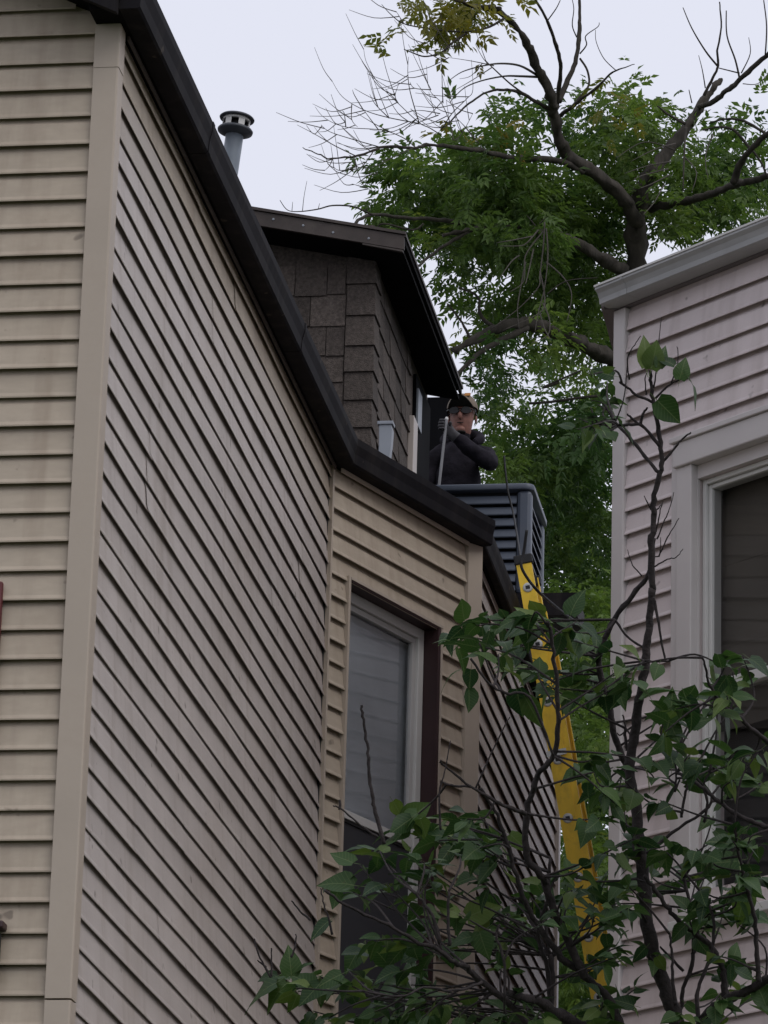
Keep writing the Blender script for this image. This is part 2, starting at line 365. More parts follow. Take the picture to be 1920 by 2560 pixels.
for (z0, z1, t) in ((0, 4.262, .033), (4.268, 7.515, .0345), (7.50, EAVE + .02, .0365)):
    corner_post(H(MU, 0, 0), -U, A, -A, U, .060, .042, z0, z1, M['trim'], t=t + .003, t2=t - .008)
corner_post(H(UB, VB, 0), -BD, A, BN, U, .074, .05, 0, EAVE - .001, M['trim'])
corner_post(H(UB, VEND, 0), -A, -U, U, A, .06, .05, 0, EAVE - .001, M['sideTrim'])
# inner corner channel
b = MB(); b.box(I0 - BD * .028 + Z * .0, BD * .014, BN * .030, Z * (EAVE - .002)); b.build('corner_channel', M['trim'], house)
b = MB(); b.box(H(MU + .001, V1 - .050, 0), U * .012, A * .010, Z * (EAVE - .002)); b.build('corner_channel', M['rubber'], house)
# gutters and soffits ------------------------------------------------
GW, GH = .085, .125
def gutter_run(p0, p1, n, name='gutter', w=GW, h=GH, ex0=0, ex1=0):
    d = (p1 - p0); L = d.length; d = d / L
    prof = [(.001, 0), (w * .78, .0), (w * .86, .006), (w * .90, h * .45), (w, h * .72), (w, h), (w * .93, h), (w * .9, h * .9), (.01, h * .9), (.001, h)]
    b = MB(); b.sweep(prof, p0 - d * ex0, d, L + ex0 + ex1, n, Z, 1, closed=True); return b.build(name, M['black'], house)
soff = .036
c0 = H(soff, -.16, EAVE); 
i1 = I0 + Z * EAVE
# offset polyline of the eave (fascia line) soff outside the walls
def off(pA, nA_, pB, nB_, s):
    # corner where the two offset lines meet
    a = nA_ + nB_; return s / (1 + nA_.dot(nB_)) * a
k1 = i1 + off(None, U, None, BN, soff)
k2 = H(UB, VB, EAVE) + off(None, BN, None, U, soff)
k3 = H(UB + soff, VEND + .1, EAVE)
def gut3(P, N, w, h):
    """gutter swept with mitred corners"""
    prof = [(.0, 0), (w * .74, .0), (w * .84, .008), (w * .88, h * .42), (w, h * .74), (w, h), (w * .94, h), (w * .9, h * .92), (.0, h * .9)]
    rows = []
    for i, p in enumerate(P):
        if i == 0: nn = N[0]
        elif i == len(P) - 1: nn = N[-1]
        else:
            a, c = N[i - 1], N[i]; nn = (a + c) / (1 + a.dot(c))
        rows.append([p + nn * x + Z * z for (x, z) in prof])
    return rows
rows = gut3([c0, k1, k2, k3], [U, BN, U], GW, GH)
rrear = gut3([k2 + U * .002, k3 + U * .002], [U], .045, GH)
runs = [(rows[0], rows[1]), (rows[1], rows[2]), (rrear[0], rrear[1])]
for i in range(3):
    b = MB(); k = len(rows[0]); b.v = runs[i][0] + runs[i][1]
    for j in range(k): b.f.append([j, (j + 1) % k, (j + 1) % k + k, j + k]); b.mi.append(0)
    b.f.append(list(range(k))[::-1]); b.f.append(list(range(k, 2 * k))); b.mi += [0, 0]
    b.build('gutter', M['black'], house)
for vv in (1.1, 3.2):
    rj = gut3([H(soff, vv, EAVE) - Z * .002, H(soff, vv + .035, EAVE) - Z * .002], [U], GW + .003, GH + .003); k = len(rj[0])
    b = MB(); b.v = rj[0] + rj[1]
    for j in range(k): b.f.append([j, (j + 1) % k, (j + 1) % k + k, j + k]); b.mi.append(0)
    b.f.append(list(range(k))[::-1]); b.f.append(list(range(k, 2 * k))); b.mi += [0, 0]
    b.build('gutter_joint', M['black'], house)
# soffit boards between wall and gutter
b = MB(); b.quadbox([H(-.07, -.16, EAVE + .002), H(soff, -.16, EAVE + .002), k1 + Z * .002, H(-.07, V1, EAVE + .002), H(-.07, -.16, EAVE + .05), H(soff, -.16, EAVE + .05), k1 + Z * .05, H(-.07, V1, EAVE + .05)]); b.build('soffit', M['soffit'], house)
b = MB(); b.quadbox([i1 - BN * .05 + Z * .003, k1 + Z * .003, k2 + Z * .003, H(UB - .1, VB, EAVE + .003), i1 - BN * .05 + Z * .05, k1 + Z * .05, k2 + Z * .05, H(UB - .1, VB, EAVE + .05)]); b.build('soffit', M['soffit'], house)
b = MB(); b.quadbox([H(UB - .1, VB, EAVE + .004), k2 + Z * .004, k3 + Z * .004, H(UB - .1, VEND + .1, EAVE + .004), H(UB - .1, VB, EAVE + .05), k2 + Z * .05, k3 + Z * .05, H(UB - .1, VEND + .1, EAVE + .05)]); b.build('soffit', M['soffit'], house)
# thin drip mouldings under the gutters
b = MB(); b.box(H(MU + .0335, .05, EAVE - .022), A * (V1 - .08), U * .008, Z * .016); b.build('frieze_strip', M['brown'], house)
b = MB(); b.box(I0 + BD * .03 + BN * .0335 + Z * (EAVE - .020), BD * (BLEN - .11), BN * .006, Z * .02); b.build('frieze_strip', M['trim'], house)
# gable roof, rake board
RP = math.tan(math.radians(25.8))
b = MB()
for (u0, u1, s) in ((soff + .02, -3, 1), (-3, -6.07, -1)):
    za = EAVE + .10 + (0 if s == 1 else (3 + soff) * RP); zb = EAVE + .10 + ((3 + soff) * RP if s == 1 else 0)
    b.quadbox([H(u0, -.2, za - .04), H(u0, VEND, za - .04), H(u1, VEND, zb - .04), H(u1, -.2, zb - .04), H(u0, -.2, za), H(u0, VEND, za), H(u1, VEND, zb), H(u1, -.2, zb)])
roof = b.build('roof', M['roof'], house)
b = MB()
za = EAVE - .03; zb = za + (3 + soff) * RP
b.quadbox([H(soff, -.2, za), H(soff, -.172, za), H(-3, -.172, zb), H(-3, -.2, zb), H(soff, -.2, za + .16), H(soff, -.172, za + .16), H(-3, -.172, zb + .16), H(-3, -.2, zb + .16)])
b.build('rake_board', M['black'], roof)
b = MB()
b.quadbox([H(soff, -.171, za + .03), H(soff, .0, za + .03), H(-3, .0, zb + .03), H(-3, -.171, zb + .03), H(soff, -.171, za + .05), H(soff, .0, za + .05), H(-3, .0, zb + .05), H(-3, -.171, zb + .05)])
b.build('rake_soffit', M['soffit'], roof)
# bay window --------------------------------------------------------
def W(s, n, z): return I0 + BD * s + BN * n + Z * z
def wbox(name, m, parent, s0, s1, n0, n1, z0, z1, bevel=0):
    b = MB(); b.box(W(s0, n0, z0), BD * (s1 - s0), BN * (n1 - n0), Z * (z1 - z0)); return b.build(name, m, parent, bevel=bevel)
win = wbox('bay_window', M['maroon'], house, WS1 - .004, WS1 + .020, -.11, .034, WZ0, WZ1 + .02)   # right jamb, carries the rest
wbox('head_jamb', M['maroon'], win, WS0 - .001, WS1 - .005, -.11, .034, WZ1 - .003, WZ1 + .020)
wbox('jamb_edge', M['trim'], win, WS0 - .020, WS0 - .002, -.0, .036, WZ0, WZ1 + .02)
wbox('jamb_edge', M['trim'], win, WS1 + .021, WS1 + .038, -.0, .036, WZ0, WZ1 + .005)
wbox('jamb_edge', M['trim'], win, WS0 - .001, WS1 + .036, 0.0345, .038, WZ1 + .006, WZ1 + .019)
wbox('sill', M['trim'], win, WS0, WS1, -.11, .05, WZ0 - .03, WZ0)
for (s0, s1, z0, z1) in ((WS0 + .002, WS0 + .05, WZ0, WZ1 - .004), (WS1 - .056, WS1 - .006, WZ0, WZ1 - .004)):
    wbox('window_frame', M['vinyl'], win, s0, s1, -.085, -.040, z0, z1, .003)
wbox('window_frame', M['vinyl'], win, WS0 + .0505, WS1 - .0565, -.085, -.040, WZ1 - .054, WZ1 - .0045, .003)
MR = 6.155
for (s0, s1, z0, z1, n0, n1) in ((WS0 + .051, WS0 + .078, MR, WZ1 - .055, -.08, -.055), (WS1 - .086, WS1 - .057, MR, WZ1 - .055, -.08, -.055), (WS0 + .0785, WS1 - .0865, WZ1 - .083, WZ1 - .055, -.08, -.055), (WS0 + .051, WS1 - .057, MR - .04, MR - .001, -.08, -.05)):
    wbox('sash', M['sash'] if n1 < -.052 else M['vinyl'], win, s0, s1, n0, n1, z0, z1, .002)
b = MB(); b.face([W(WS0 + .07, -.07, MR), W(WS1 - .08, -.07, MR), W(WS1 - .08, -.07, WZ1 - .07), W(WS0 + .07, -.07, WZ1 - .07)]); b.build('upper_pane', M['glass'], win)
b = MB(); b.face([W(WS0 + .05, -.077, WZ0), W(WS1 - .056, -.077, WZ0), W(WS1 - .056, -.077, MR - .04), W(WS0 + .05, -.077, MR - .04)]); b.build('lower_pane', M['glassd'], win)
wbox('screen', M['screen'], win, WS0 + .052, WS1 - .058, -.066, -.063, WZ0 + .01, MR - .055)
wbox('screen_frame', M['rubber'], win, WS0 + .052, WS1 - .058, -.068, -.056, MR - .054, MR - .041)
# blind: separate slats behind the upper pane
for k in range(34):
    z = 6.10 + k * .031
    if z < WZ1 - .08:
        b = MB(); b.box(W(WS0 + .06, -.118, z), BD * (WS1 - WS0 - .06), BN * .013 + Z * .024, Z * .0015 + BN * .001); b.build('blind_slat', M['blind'], win)
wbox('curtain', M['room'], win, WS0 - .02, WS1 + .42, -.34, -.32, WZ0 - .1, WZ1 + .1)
b = MB()
for k in range(6):
    s0 = WS0 + .09 + k * .034
    b.box(W(s0, -.172 - .012 * (k % 2), WZ0), BD * .034, BN * .004 + BN * .0, Z * (WZ1 - WZ0))
b.build('curtain', M['blind'], win)
# maroon shutter and bracket at the far left --------------------------
b = MB(); b.box(H(-.66, -.05, 5.0), U * .375, A * .025, Z * .66); sh = b.build('shutter', M['red'], house, bevel=.006)
for k in range(9): 
    b = MB(); b.box(H(-.62, -.062, 5.06 + k * .062), U * .30, A * .012 , Z * .045); b.build('shutter_slat', M['red'], sh)
b = MB(); b.box(H(-.42, -.075, 4.33), U * .195, A * .05, Z * .155); bx = b.build('meter_box', M['rubber'], house, bevel=.012)
b = MB(); b.box(H(-.43, -.085, 4.487), U * .22, A * .062, Z * .025); b.build('box_lid', M['maroon'], bx, bevel=.006)
# vent pipe -----------------------------------------------------------
vax = Vector((.10, .0, 1)).normalized(); vp0 = at(573, 428, 18) - vax * .75
vt = (at(588, 318, 18.05) - vp0).dot(vax)
b = MB(); b.lathe(vp0, vax, [(.0385, 0), (.0385, vt), (.034, vt)], 28); pipe = b.build('vent_pipe', M['galv'], house, smooth=True)
b = MB(); b.lathe(vp0, vax, [(.036, vt - .03), (.075, vt - .012), (.077, vt - .004), (.072, vt + .002), (.040, vt + .006)], 32); b.build('lower_flange', M['galvd'], pipe, smooth=True)
b = MB(); b.lathe(vp0, vax, [(.030, vt + .004), (.030, vt + .05)], 24); b.build('inner_sleeve', M['rubber'], pipe, smooth=True)
for k in range(6):
    a = k * math.pi / 3 + .2; x = vax.orthogonal().normalized(); y = vax.cross(x)
    c = vp0 + vax * (vt + .004) + (x * math.cos(a) + y * math.sin(a)) * .055; tdir = (-x * math.sin(a) + y * math.cos(a)); rd = (x * math.cos(a) + y * math.sin(a))
    b = MB(); b.box(c - tdir * .014, tdir * .028, rd * .003, vax * .044); b.build('cap_strap', M['vinyl'], pipe)
b = MB(); b.lathe(vp0, vax, [(.050, vt + .036), (.060, vt + .037), (.060, vt + .046), (.050, vt + .047)], 28); b.build('cap_band', M['vinyl'], pipe, smooth=False)
b = MB(); b.lathe(vp0, vax, [(.0, vt + .046), (.074, vt + .047), (.076, vt + .052), (.070, vt + .058), (.0, vt + .068)], 32); b.build('cap_plate', M['galvd'], pipe, smooth=True)
# dormer --------------------------------------------------------------
DU, DV, DEND = -.285, 7.5, 9.62
dfw = MB(); dfw.hbox(-3.0, DU, DV, DV + .1, 7.8, 9.98); dfront = dfw.build('dormer_front_wall', M['shingle'], house)
drw = MB(); drw.hbox(DU - .1, DU, DV + .101, DEND, 7.8, 9.95); dside = drw.build('dormer_side_wall', M['shingle'], house)
zc = [8.837 - .158 * 4, 8.837 - .158 * 3, 8.837 - .158 * 2, 8.837 - .158, 8.837, 8.990, 9.148, 9.294, 9.464, 9.641, 9.80]
rnd = random.Random(4)
for i in range(len(zc) - 1):
    z0 = zc[i]; h = zc[i + 1] - zc[i]
    # corner shingle wraps both faces
    b = MB(); wf = .135 + rnd.uniform(-.004, .004); ws = .17
    n1, n2 = .026, .024; pf = [(-wf, 0), (-wf, n1), (n2 * .0 + n2 - .004, n1), (n2, n1 - .004), (n2, -ws), (0, -ws)]
    lo = [H(DU + a, DV - c, z0) for a, c in pf]; hi = [H(DU + (a if k in (0, 1) else a * .55), DV - (c if k in (4, 5) else c * .45), z0 + h + .01) for k, (a, c) in enumerate(pf)]
    k = len(pf); n0 = 0; b.v = lo + hi
    for j in range(k): b.f.append([j, (j + 1) % k, (j + 1) % k + k, j + k]); b.mi.append(0)
    b.f.append(list(range(k))[::-1]); b.f.append(list(range(k, 2 * k))); b.mi += [0, 0]
    b.build('corner_shingle', M['shingle'], dfront)
    # field shingles, front face (set a little lower than the corner ones)
    x = -wf - .008; zf = z0 - .055 + rnd.uniform(-.004, .004); first = True
    while x > -1.1:
        wd = (.10 if i % 2 else .19) if first else rnd.uniform(.16, .24); first = False
        b = MB(); p = H(DU + x - wd + .005, DV, zf + rnd.uniform(-.004, .004))
        t0 = rnd.uniform(.010, .017)
        b.quadbox([p - A * 0, p + U * (wd - .005), p + U * (wd - .005) - A * t0, p - A * t0, p + Z * (h + .01), p + U * (wd - .005) + Z * (h + .01), p + U * (wd - .005) - A * .005 + Z * (h + .01), p - A * .005 + Z * (h + .01)])
        b.build('shingle', M['shingle'], dfront); x -= wd
    y = ws + .006
    while y < 1.36:
        wd = rnd.uniform(.16, .26); wd = min(wd, 1.372 - y)
        if wd > .04:
            b = MB(); p = H(DU, DV + y, zf + .045 + rnd.uniform(-.006, .006)); t0 = rnd.uniform(.010, .018)
            b.quadbox([p, p + U * t0, p + U * t0 + A * (wd - .005), p + A * (wd - .005), p + Z * (h + .01), p + U * .005 + Z * (h + .01), p + U * .005 + A * (wd - .005) + Z * (h + .01), p + A * (wd - .005) + Z * (h + .01)])
            b.build('shingle', M['shingle'], dside)
        y += wd
# dormer roof: shed falling to the right
DR = (9.981 - 9.81) / (.923 - .094)
def dz(u): return 9.81 + (-.094 - u) * DR
v0, v1, uR, uL = 7.25, 9.58, -.094, -3.2
b = MB(); b.quadbox([H(uL, v0, dz(uL) - .02), H(uR, v0, dz(uR) - .02), H(uR, v1, dz(uR) - .02), H(uL, v1, dz(uL) - .02), H(uL, v0, dz(uL)), H(uR, v0, dz(uR)), H(uR, v1, dz(uR)), H(uL, v1, dz(uL))])
droof = b.build('dormer_roof', M['roof'], house)
b = MB(); t = .082
b.quadbox([H(uL, v0 - .02, dz(uL) - t), H(uR + .012, v0 - .02, dz(uR) - t), H(uR + .012, v0 - .0005, dz(uR) - t), H(uL, v0 - .0005, dz(uL) - t), H(uL, v0 - .02, dz(uL) - .004), H(uR + .012, v0 - .02, dz(uR) - .004), H(uR + .012, v0 - .0005, dz(uR) - .004), H(uL, v0 - .0005, dz(uL) - .004)])
b.build('fascia_board', M['brown'], droof)
b = MB(); b.hbox(uR + .0005, uR + .014, v0, v1, dz(uR) - .045, dz(uR) - .003); b.build('fascia_board', M['soffit'], droof)
b = MB(); b.hbox(uR + .012, uR + .022, v0 - .02, v1, dz(uR) - .012, dz(uR) + .006); b.build('drip_edge', M['brown'], droof)
b = MB(); b.quadbox([H(uL, v0 - .03, dz(uL) - .002), H(uR + .02, v0 - .03, dz(uR) - .002), H(uR + .02, v0 + .03, dz(uR) - .001), H(uL, v0 + .03, dz(uL) - .001), H(uL, v0 - .03, dz(uL) + .014), H(uR + .02, v0 - .03, dz(uR) + .014), H(uR + .02, v0 + .03, dz(uR) + .014), H(uL, v0 + .03, dz(uL) + .014)])
b.build('roof_edge_shingles', M['brown'], droof)
b = MB(); b.quadbox([H(uL, v0, dz(uL) - .078), H(uR, v0, dz(uR) - .078), H(uR, v1, dz(uR) - .078), H(uL, v1, dz(uL) - .078), H(uL, v0, dz(uL) - .06), H(uR, v0, dz(uR) - .06), H(uR, v1, dz(uR) - .06), H(uL, v1, dz(uL) - .06)])
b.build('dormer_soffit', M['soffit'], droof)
b = MB(); b.quadbox([H(-.30, v0 - .034, dz(-.3) - .096), H(uR + .01, v0 - .046, dz(uR) - .106), H(uR + .01, v0 - .021, dz(uR) - .106), H(-.3, v0 - .021, dz(-.3) - .096), H(-.30, v0 - .034, dz(-.3) - .088), H(uR + .01, v0 - .046, dz(uR) - .096), H(uR + .01, v0 - .021, dz(uR) - .096), H(-.3, v0 - .021, dz(-.3) - .088)])
b.build('loose_trim', M['brown'], droof)
for uu in (-.78, -.46, -.27, -.62): 
    b = MB(); b.lathe(H(uu, v0 - .0202, dz(uu) - .042 + .01 * math.sin(uu * 30)), -A, [(.007, 0), (.006, .003), (0, .004)], 10); b.build('nail_head', M['conduit'], droof)
# dormer side: window casing, black panel standing in for a dark opening
sbox('door_casing', M['sideTrim'], house, DU + .001, DU + .035, 8.885, 9.035, 7.9, 9.40, bevel=.004)
sbox('door', M['doorblack'], house, DU + .001, DU + .02, 9.036, DEND, 7.9, 9.70)
sbox('casing_strip', M['conduit'], house, DU + .021, DU + .032, 9.05, 9.20, 9.40, 9.62)
sbox('dormer_back_wall', M['doorblack'], house, -1.6, -.37, 11.25, 11.4, 8.2, 10.36)  # added black backdrop, fills the gap behind the person with darkness
# grey pipe cover in front of the dormer corner
b = MB()
cu0, cu1, cv = -.205, -.145, 7.36
prof = [(cu0, 0), (cu1 - .006, 0), (cu1 - .004, .5), (cu1 + .004, .58), (cu1 + .008, .66), (cu1, .69), (cu0 + .004, .70), (cu0 - .004, .68), (cu0 - .002, .62)]
lo = [H(a, cv, 8.12 + z) for a, z in prof]; hi = [H(a, cv + .06, 8.12 + z) for a, z in prof]; k = len(prof); b.v = lo + hi
for j in range(k): b.f.append([j, (j + 1) % k, (j + 1) % k + k, j + k]); b.mi.append(0)
b.f.append(list(range(k))[::-1]); b.f.append(list(range(k, 2 * k))); b.mi += [0, 0]
pc = b.build('pipe_cover', M['conduit'], house, bevel=.004)
b = MB(); b.hbox(cu0 - .012, cu1 + .012, cv - .008, cv + .066, 8.806, 8.826); b.build('cover_cap', M['conduit'], pc, bevel=.004)
# rear addition with flat deck the condenser stands on
DECK = 8.50
sbox('rear_addition_wall', M['side'], house, -3, -.02, VEND + .05, 13.2, 0, DECK - .13)
rd = sbox('rear_flat_roof', M['roof'], house, -3, -.01, 9.40, 11.6, DECK - .12, DECK)
sbox('roof_edge', M['black'], rd, -3, .63, 9.385, 9.399, DECK - .125, DECK + .006)
sbox('deck_shelf', M['roof'], rd, -.009, .62, 9.40, 9.80, DECK - .12, DECK)
for uu in (.04, .26): sbox('deck_beam', M['black'], rd, uu, uu + .05, 9.801, 10.4, DECK - .09, DECK)

# ================================================================== PALE HOUSE ON THE RIGHT
YH = math.radians(-38.17); HD = Vector((math.sin(YH), math.cos(YH), 0)); FD = -HD            # FD: along the facade to the right/near
FN = Vector((-HD.y, HD.x, 0)); 
if FN.y > 0: FN = -FN
R0p = at(1542, 1500, 17.6); R0 = Vector((R0p.x, R0p.y, 0))
pk = thing('pale_house', R0 + FD * 2 - FN * 2, 'pinkish grey vinyl-sided house with pale gutter at the right edge', 'house')
def Q(s, n, z): return R0 + FD * s + FN * n + Z * z
def qbox(name, m, parent, s0, s1, n0, n1, z0, z1, bevel=0):
    b = MB(); b.box(Q(s0, n0, z0), FD * (s1 - s0), FN * (n1 - n0), Z * (z1 - z0)); return b.build(name, m, parent, bevel=bevel)
PE = 8.035
PS0, PZ1 = .508, 7.155       # window opening left edge and head
PS1, PZ0 = 1.50, 5.42
b = MB()
for (a, c, z0, z1) in ((0, PS0, 0, PE), (PS1, 4.0, 0, PE), (PS0, PS1, PZ1, PE), (PS0, PS1, 0, PZ0)): b.box(Q(a, -.14, z0), FD * (c - a), FN * .139, Z * (z1 - z0))
pf_ = b.build('front_wall', M['pink'], pk)
sideD = A; sideN = -U
b = MB(); b.box(Q(0, -.14, 0) , A * 7.5, U * .12, Z * PE); psw = b.build('side_wall', M['pink'], pk)
pz = onplane(1575, 480 + 1215 * .2893, R0, FN).z
zP = [z for z in (pz + EXP * k for k in range(-40, 8)) if z < PE - .05 and z > 3.9]
boards(pf_, R0, FD, FN, 4, zP, M['pink'], .0006, 8, 12, lambda z: [(.075, 3.95)] if z > PZ1 + .14 or z < PZ0 - .12 else [(.075, .372), (1.70, 3.95)], (.030, .027))
_q = Q(0, -.14, 0); boards(psw, _q, A, -U, 7.5, [z for z in zP if z > 5.5], M['pink'], 0, 1, 13, lambda z: [(.1, 7.4)], (.02, .017))
# corner post
b = MB(); b.box(Q(0, -.02, 0), FD * .074, FN * .056, Z * (PE - .004)); b.build('corner_post', M['pinktrim'], pk, bevel=.006)
# gutter along the front eave
gprof = [(.0, 0), (.066, .0), (.080, .006), (.083, .028), (.093, .050), (.108, .064), (.108, .080), (.101, .080), (.098, .066), (.0, .066)]
b = MB(); b.sweep(gprof, Q(-.005, .03, PE + .005), FD, 4.1, FN, Z, 1, closed=True); gt = b.build('gutter', M['gutter'], pk)
b = MB(); b.sweep([(.1085, .075), (.113, .075), (.113, .084), (.1085, .084)], Q(-.007, .03, PE + .005), FD, 4.1, FN, Z, 1, closed=True); b.build('gutter_lip', M['vinyl'], gt)
for sx in (.16, 1.4): 
    b = MB(); b.sweep([(x * 1.03 + .0, z * 1.02 - .001) for x, z in gprof], Q(sx, .03, PE + .005), FD, .01, FN, Z, 1, closed=True); b.build('gutter_joint', M['gutter'], gt)
qbox('soffit', M['fasciaGrey'], pk, -.005, 3.95, -.1, .0295, PE, PE + .03)
qbox('frieze_board', M['fasciaGrey'], pk, -.005, 3.95, -.0, .0290, PE + .031, PE + .085)
# side eave running back
b = MB(); p = Q(-.006, .10, PE + .0); b.box(p - A * .0 + U * .0, A * 5.5, U * .012, Z * .08); b.build('side_fascia', M['fasciaGrey'], pk)
b = MB(); b.box(p + U * .0125 + A * .03, A * 5.4, U * .12, Z * .02); b.build('side_soffit', M['fasciaGrey'], pk)
# roof body
b = MB(); q0 = Q(-.0, .0, PE + .088); b.quadbox([q0, q0 + FD * 4.1, q0 + FD * 4.1 + A * 6 + U * 2, q0 + A * 6, q0 + Z * .03, q0 + FD * 4.1 + Z * .03, q0 + FD * 4.1 + A * 6 + U * 2 + Z * .9, q0 + A * 6 + Z * .35]); b.build('roof', M['roof'], pk)
# window
pw = qbox('window', M['pinktrim'], pk, .415, .505, .0, .046, PZ0 - .12, PZ1 + .06, .004)          # left casing
qbox('casing_channel', M['pinktrim'], pw, .374, .4145, .0, .036, PZ0 - .12, PZ1 + .15, .003)
qbox('casing', M['pinktrim'], pw, PS1 + .02, PS1 + .17, .0, .046, PZ0 - .12, PZ1 + .06, .004)
qbox('head_casing', M['pinktrim'], pw, .405, PS1 + .18, .0, .060, PZ1 + .0605, PZ1 + .165, .006)
qbox('head_cap', M['pinktrim'], pw, .395, PS1 + .19, .0, .072, PZ1 + .1655, PZ1 + .19, .004)
qbox('jamb', M['pinktrim'], pw, .5052, PS0, -.10, .012, PZ0, PZ1 + .06, .002)
qbox('jamb', M['pinktrim'], pw, PS0 + .0005, PS1, -.10, .012, PZ1 + .001, PZ1 + .06, .002)
qbox('sill', M['vinyl'], pw, .40, PS1 + .18, -.1, .07, PZ0 - .16, PZ0 - .121, .004)
for (s0, s1, z0, z1, n0, n1) in ((PS0 + .001, PS0 + .022, PZ0, PZ1, -.09, -.015), (PS0 + .0225, PS1, PZ1 - .022, PZ1 - .001, -.09, -.015), (PS0 + .023, PS0 + .041, PZ0, PZ1 - .023, -.085, -.030), (PS0 + .0415, PS1, PZ1 - .041, PZ1 - .0235, -.085, -.030), (PS0 + .024, PS1, 6.24, 6.285, -.085, -.022)):
    qbox('sash', M['vinyl'], pw, s0, s1, n0, n1, z0, z1, .003)
b = MB(); b.face([Q(PS0 + .038, -.045, 6.28), Q(PS1, -.045, 6.28), Q(PS1, -.045, PZ1 - .038), Q(PS0 + .038, -.045, PZ1 - .038)][::-1]); b.build('pane', M['glassd'], pw)
b = MB(); b.face([Q(PS0 + .038, -.055, PZ0), Q(PS1, -.055, PZ0), Q(PS1, -.055, 6.245), Q(PS0 + .038, -.055, 6.245)][::-1]); b.build('pane', M['glassd'], pw)
for k in range(3):
    z = 6.10 + k * .35
    b = MB(); b.box(Q(PS0 + .0, -.115 - .001 * (k % 2), z), FD * 1.0, -FN * .006 , Z * .349); b.build('shade_fold', M['shade'], pw)
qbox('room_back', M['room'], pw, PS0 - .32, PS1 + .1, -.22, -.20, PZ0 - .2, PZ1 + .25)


# ================================================================== CONDENSER
acw, acz0, acz1, acv = .605, DECK + .075, 9.225, 9.60
ac = thing('air_conditioner', H(.06, acv + .35, DECK), 'blue-grey louvered air conditioning condenser standing on the flat roof', 'air conditioner')
a0, a1 = -.275, .33
b = MB(); b.hbox(a0 + .05, a1 - .05, acv + .05, acv + .65, acz0, acz1 - .02); b.build('coil', M['acdark'], ac)
sbox('base_pan', M['ac'], ac, a0, a1, acv, acv + .70, acz0 - .05, acz0 - .001, bevel=.01)
for uu in (a0 + .05, a1 - .11):
    for vv in (acv + .05, acv + .58): sbox('foot', M['rubber'], ac, uu, uu + .06, vv, vv + .06, DECK + .001, acz0 - .051)
for (uu, vv) in ((a0, acv), (a1 - .085, acv), (a0, acv + .615), (a1 - .085, acv + .615)): sbox('corner_post', M['ac'], ac, uu, uu + .085, vv, vv + .085, acz0, acz1 - .036, bevel=.022)
nl = 9; pit = (acz1 - .05 - acz0) / nl
for k in range(nl):
    z = acz0 + k * pit
    for (nm) in ('f', 's', 'b', 'l'):
        b = MB(); pr = [(.032, 0), (.034, .006), (.014, pit * .80), (.010, pit * .80)]
        if nm == 'f': b.sweep(pr, H(a0 + .0855, acv + .036, z), U, acw - .171, -A, Z, 1, closed=True)
        if nm == 's': b.sweep(pr, H(a1 - .036, acv + .0855, z), A, .53, U, Z, 1, closed=True)
        if nm == 'b': b.sweep(pr, H(a0 + .0855, acv + .664, z), U, acw - .171, A, Z, 1, closed=True)
        if nm == 'l': b.sweep(pr, H(a0 + .036, acv + .0855, z), A, .53, -U, Z, 1, closed=True)
        b.build('louver', M['ac'], ac)
b = MB(); rr = .05; cn = []
for (cx, cy, a_0) in ((a1 - rr + .012, acv + rr - .012, -90), (a1 - rr + .012, acv + .712 - rr, 0), (a0 + rr - .012, acv + .712 - rr, 90), (a0 + rr - .012, acv + rr - .012, 180)):
    for q in range(7):
        a = math.radians(a_0 + q * 15); cn.append((cx + rr * math.cos(a), cy + rr * math.sin(a), math.cos(a), math.sin(a)))
rings = [(0, -.036), (.003, -.032), (.003, -.008), (-.002, .0), (-.012, .004), (-.09, .012)]
k = len(cn)
for (o_, z) in rings: b.v += [H(c[0] + c[2] * o_, c[1] + c[3] * o_, acz1 + z) for c in cn]
for i in range(len(rings) - 1):
    for j in range(k): b.f.append([i * k + j, i * k + (j + 1) % k, (i + 1) * k + (j + 1) % k, (i + 1) * k + j]); b.mi.append(0)
b.f.append(list(range(k))[::-1]); b.f.append([(len(rings) - 1) * k + j for j in range(k)]); b.mi += [0, 0]
b.build('top_cover', M['ac'], ac, smooth=True)
b = MB()
for rad in (.05, .10, .15, .20, .25):
    pts = [H((a0 + a1) / 2 + rad * math.cos(t * math.pi / 12), acv + .35 + rad * math.sin(t * math.pi / 12), acz1 + .03) for t in range(25)]
    b.tube(pts, .003, 5, cap=False)
b.build('fan_grille', M['rubber'], ac)

# ================================================================== LADDER
lt = H(.572, 7.2, 8.02); lb = H(.572 + (.372 / 2.045) * 8.02, 7.2, .0)
ld = (lt - lb); LL = ld.length; ld.normalize(); lx = (U - ld * U.dot(ld)).normalized()
lad = thing('ladder', lb + A * .2, 'yellow fibreglass extension ladder leaning on the black eave', 'ladder')
def rail(v, off, z0, z1, m=M['yellow'], wd=.078, side=1):
    b = MB(); t = .006
    prof = [(-wd / 2, -side * .0), (wd / 2, 0), (wd / 2, side * .032), (wd / 2 - t, side * .032), (wd / 2 - t, side * t), (-wd / 2 + t, side * t), (-wd / 2 + t, side * .032), (-wd / 2, side * .032)]
    b.sweep(prof, lb + lx * off + A * v + ld * z0, ld, z1 - z0, lx, A, 1, closed=True); return b.build('rail', m, lad)
TOPL = LL
rail(0, 0, 3.6, TOPL); rail(.40, 0, 3.6, TOPL, side=-1)                         # fly section
rail(.012, .047, .1, TOPL - .30, wd=.05); rail(.44, .047, .1, TOPL - .30, wd=.05, side=-1)  # base section
zr = (onplane(1135 * G, 1270 * G, lb, A) - lb).dot(ld)
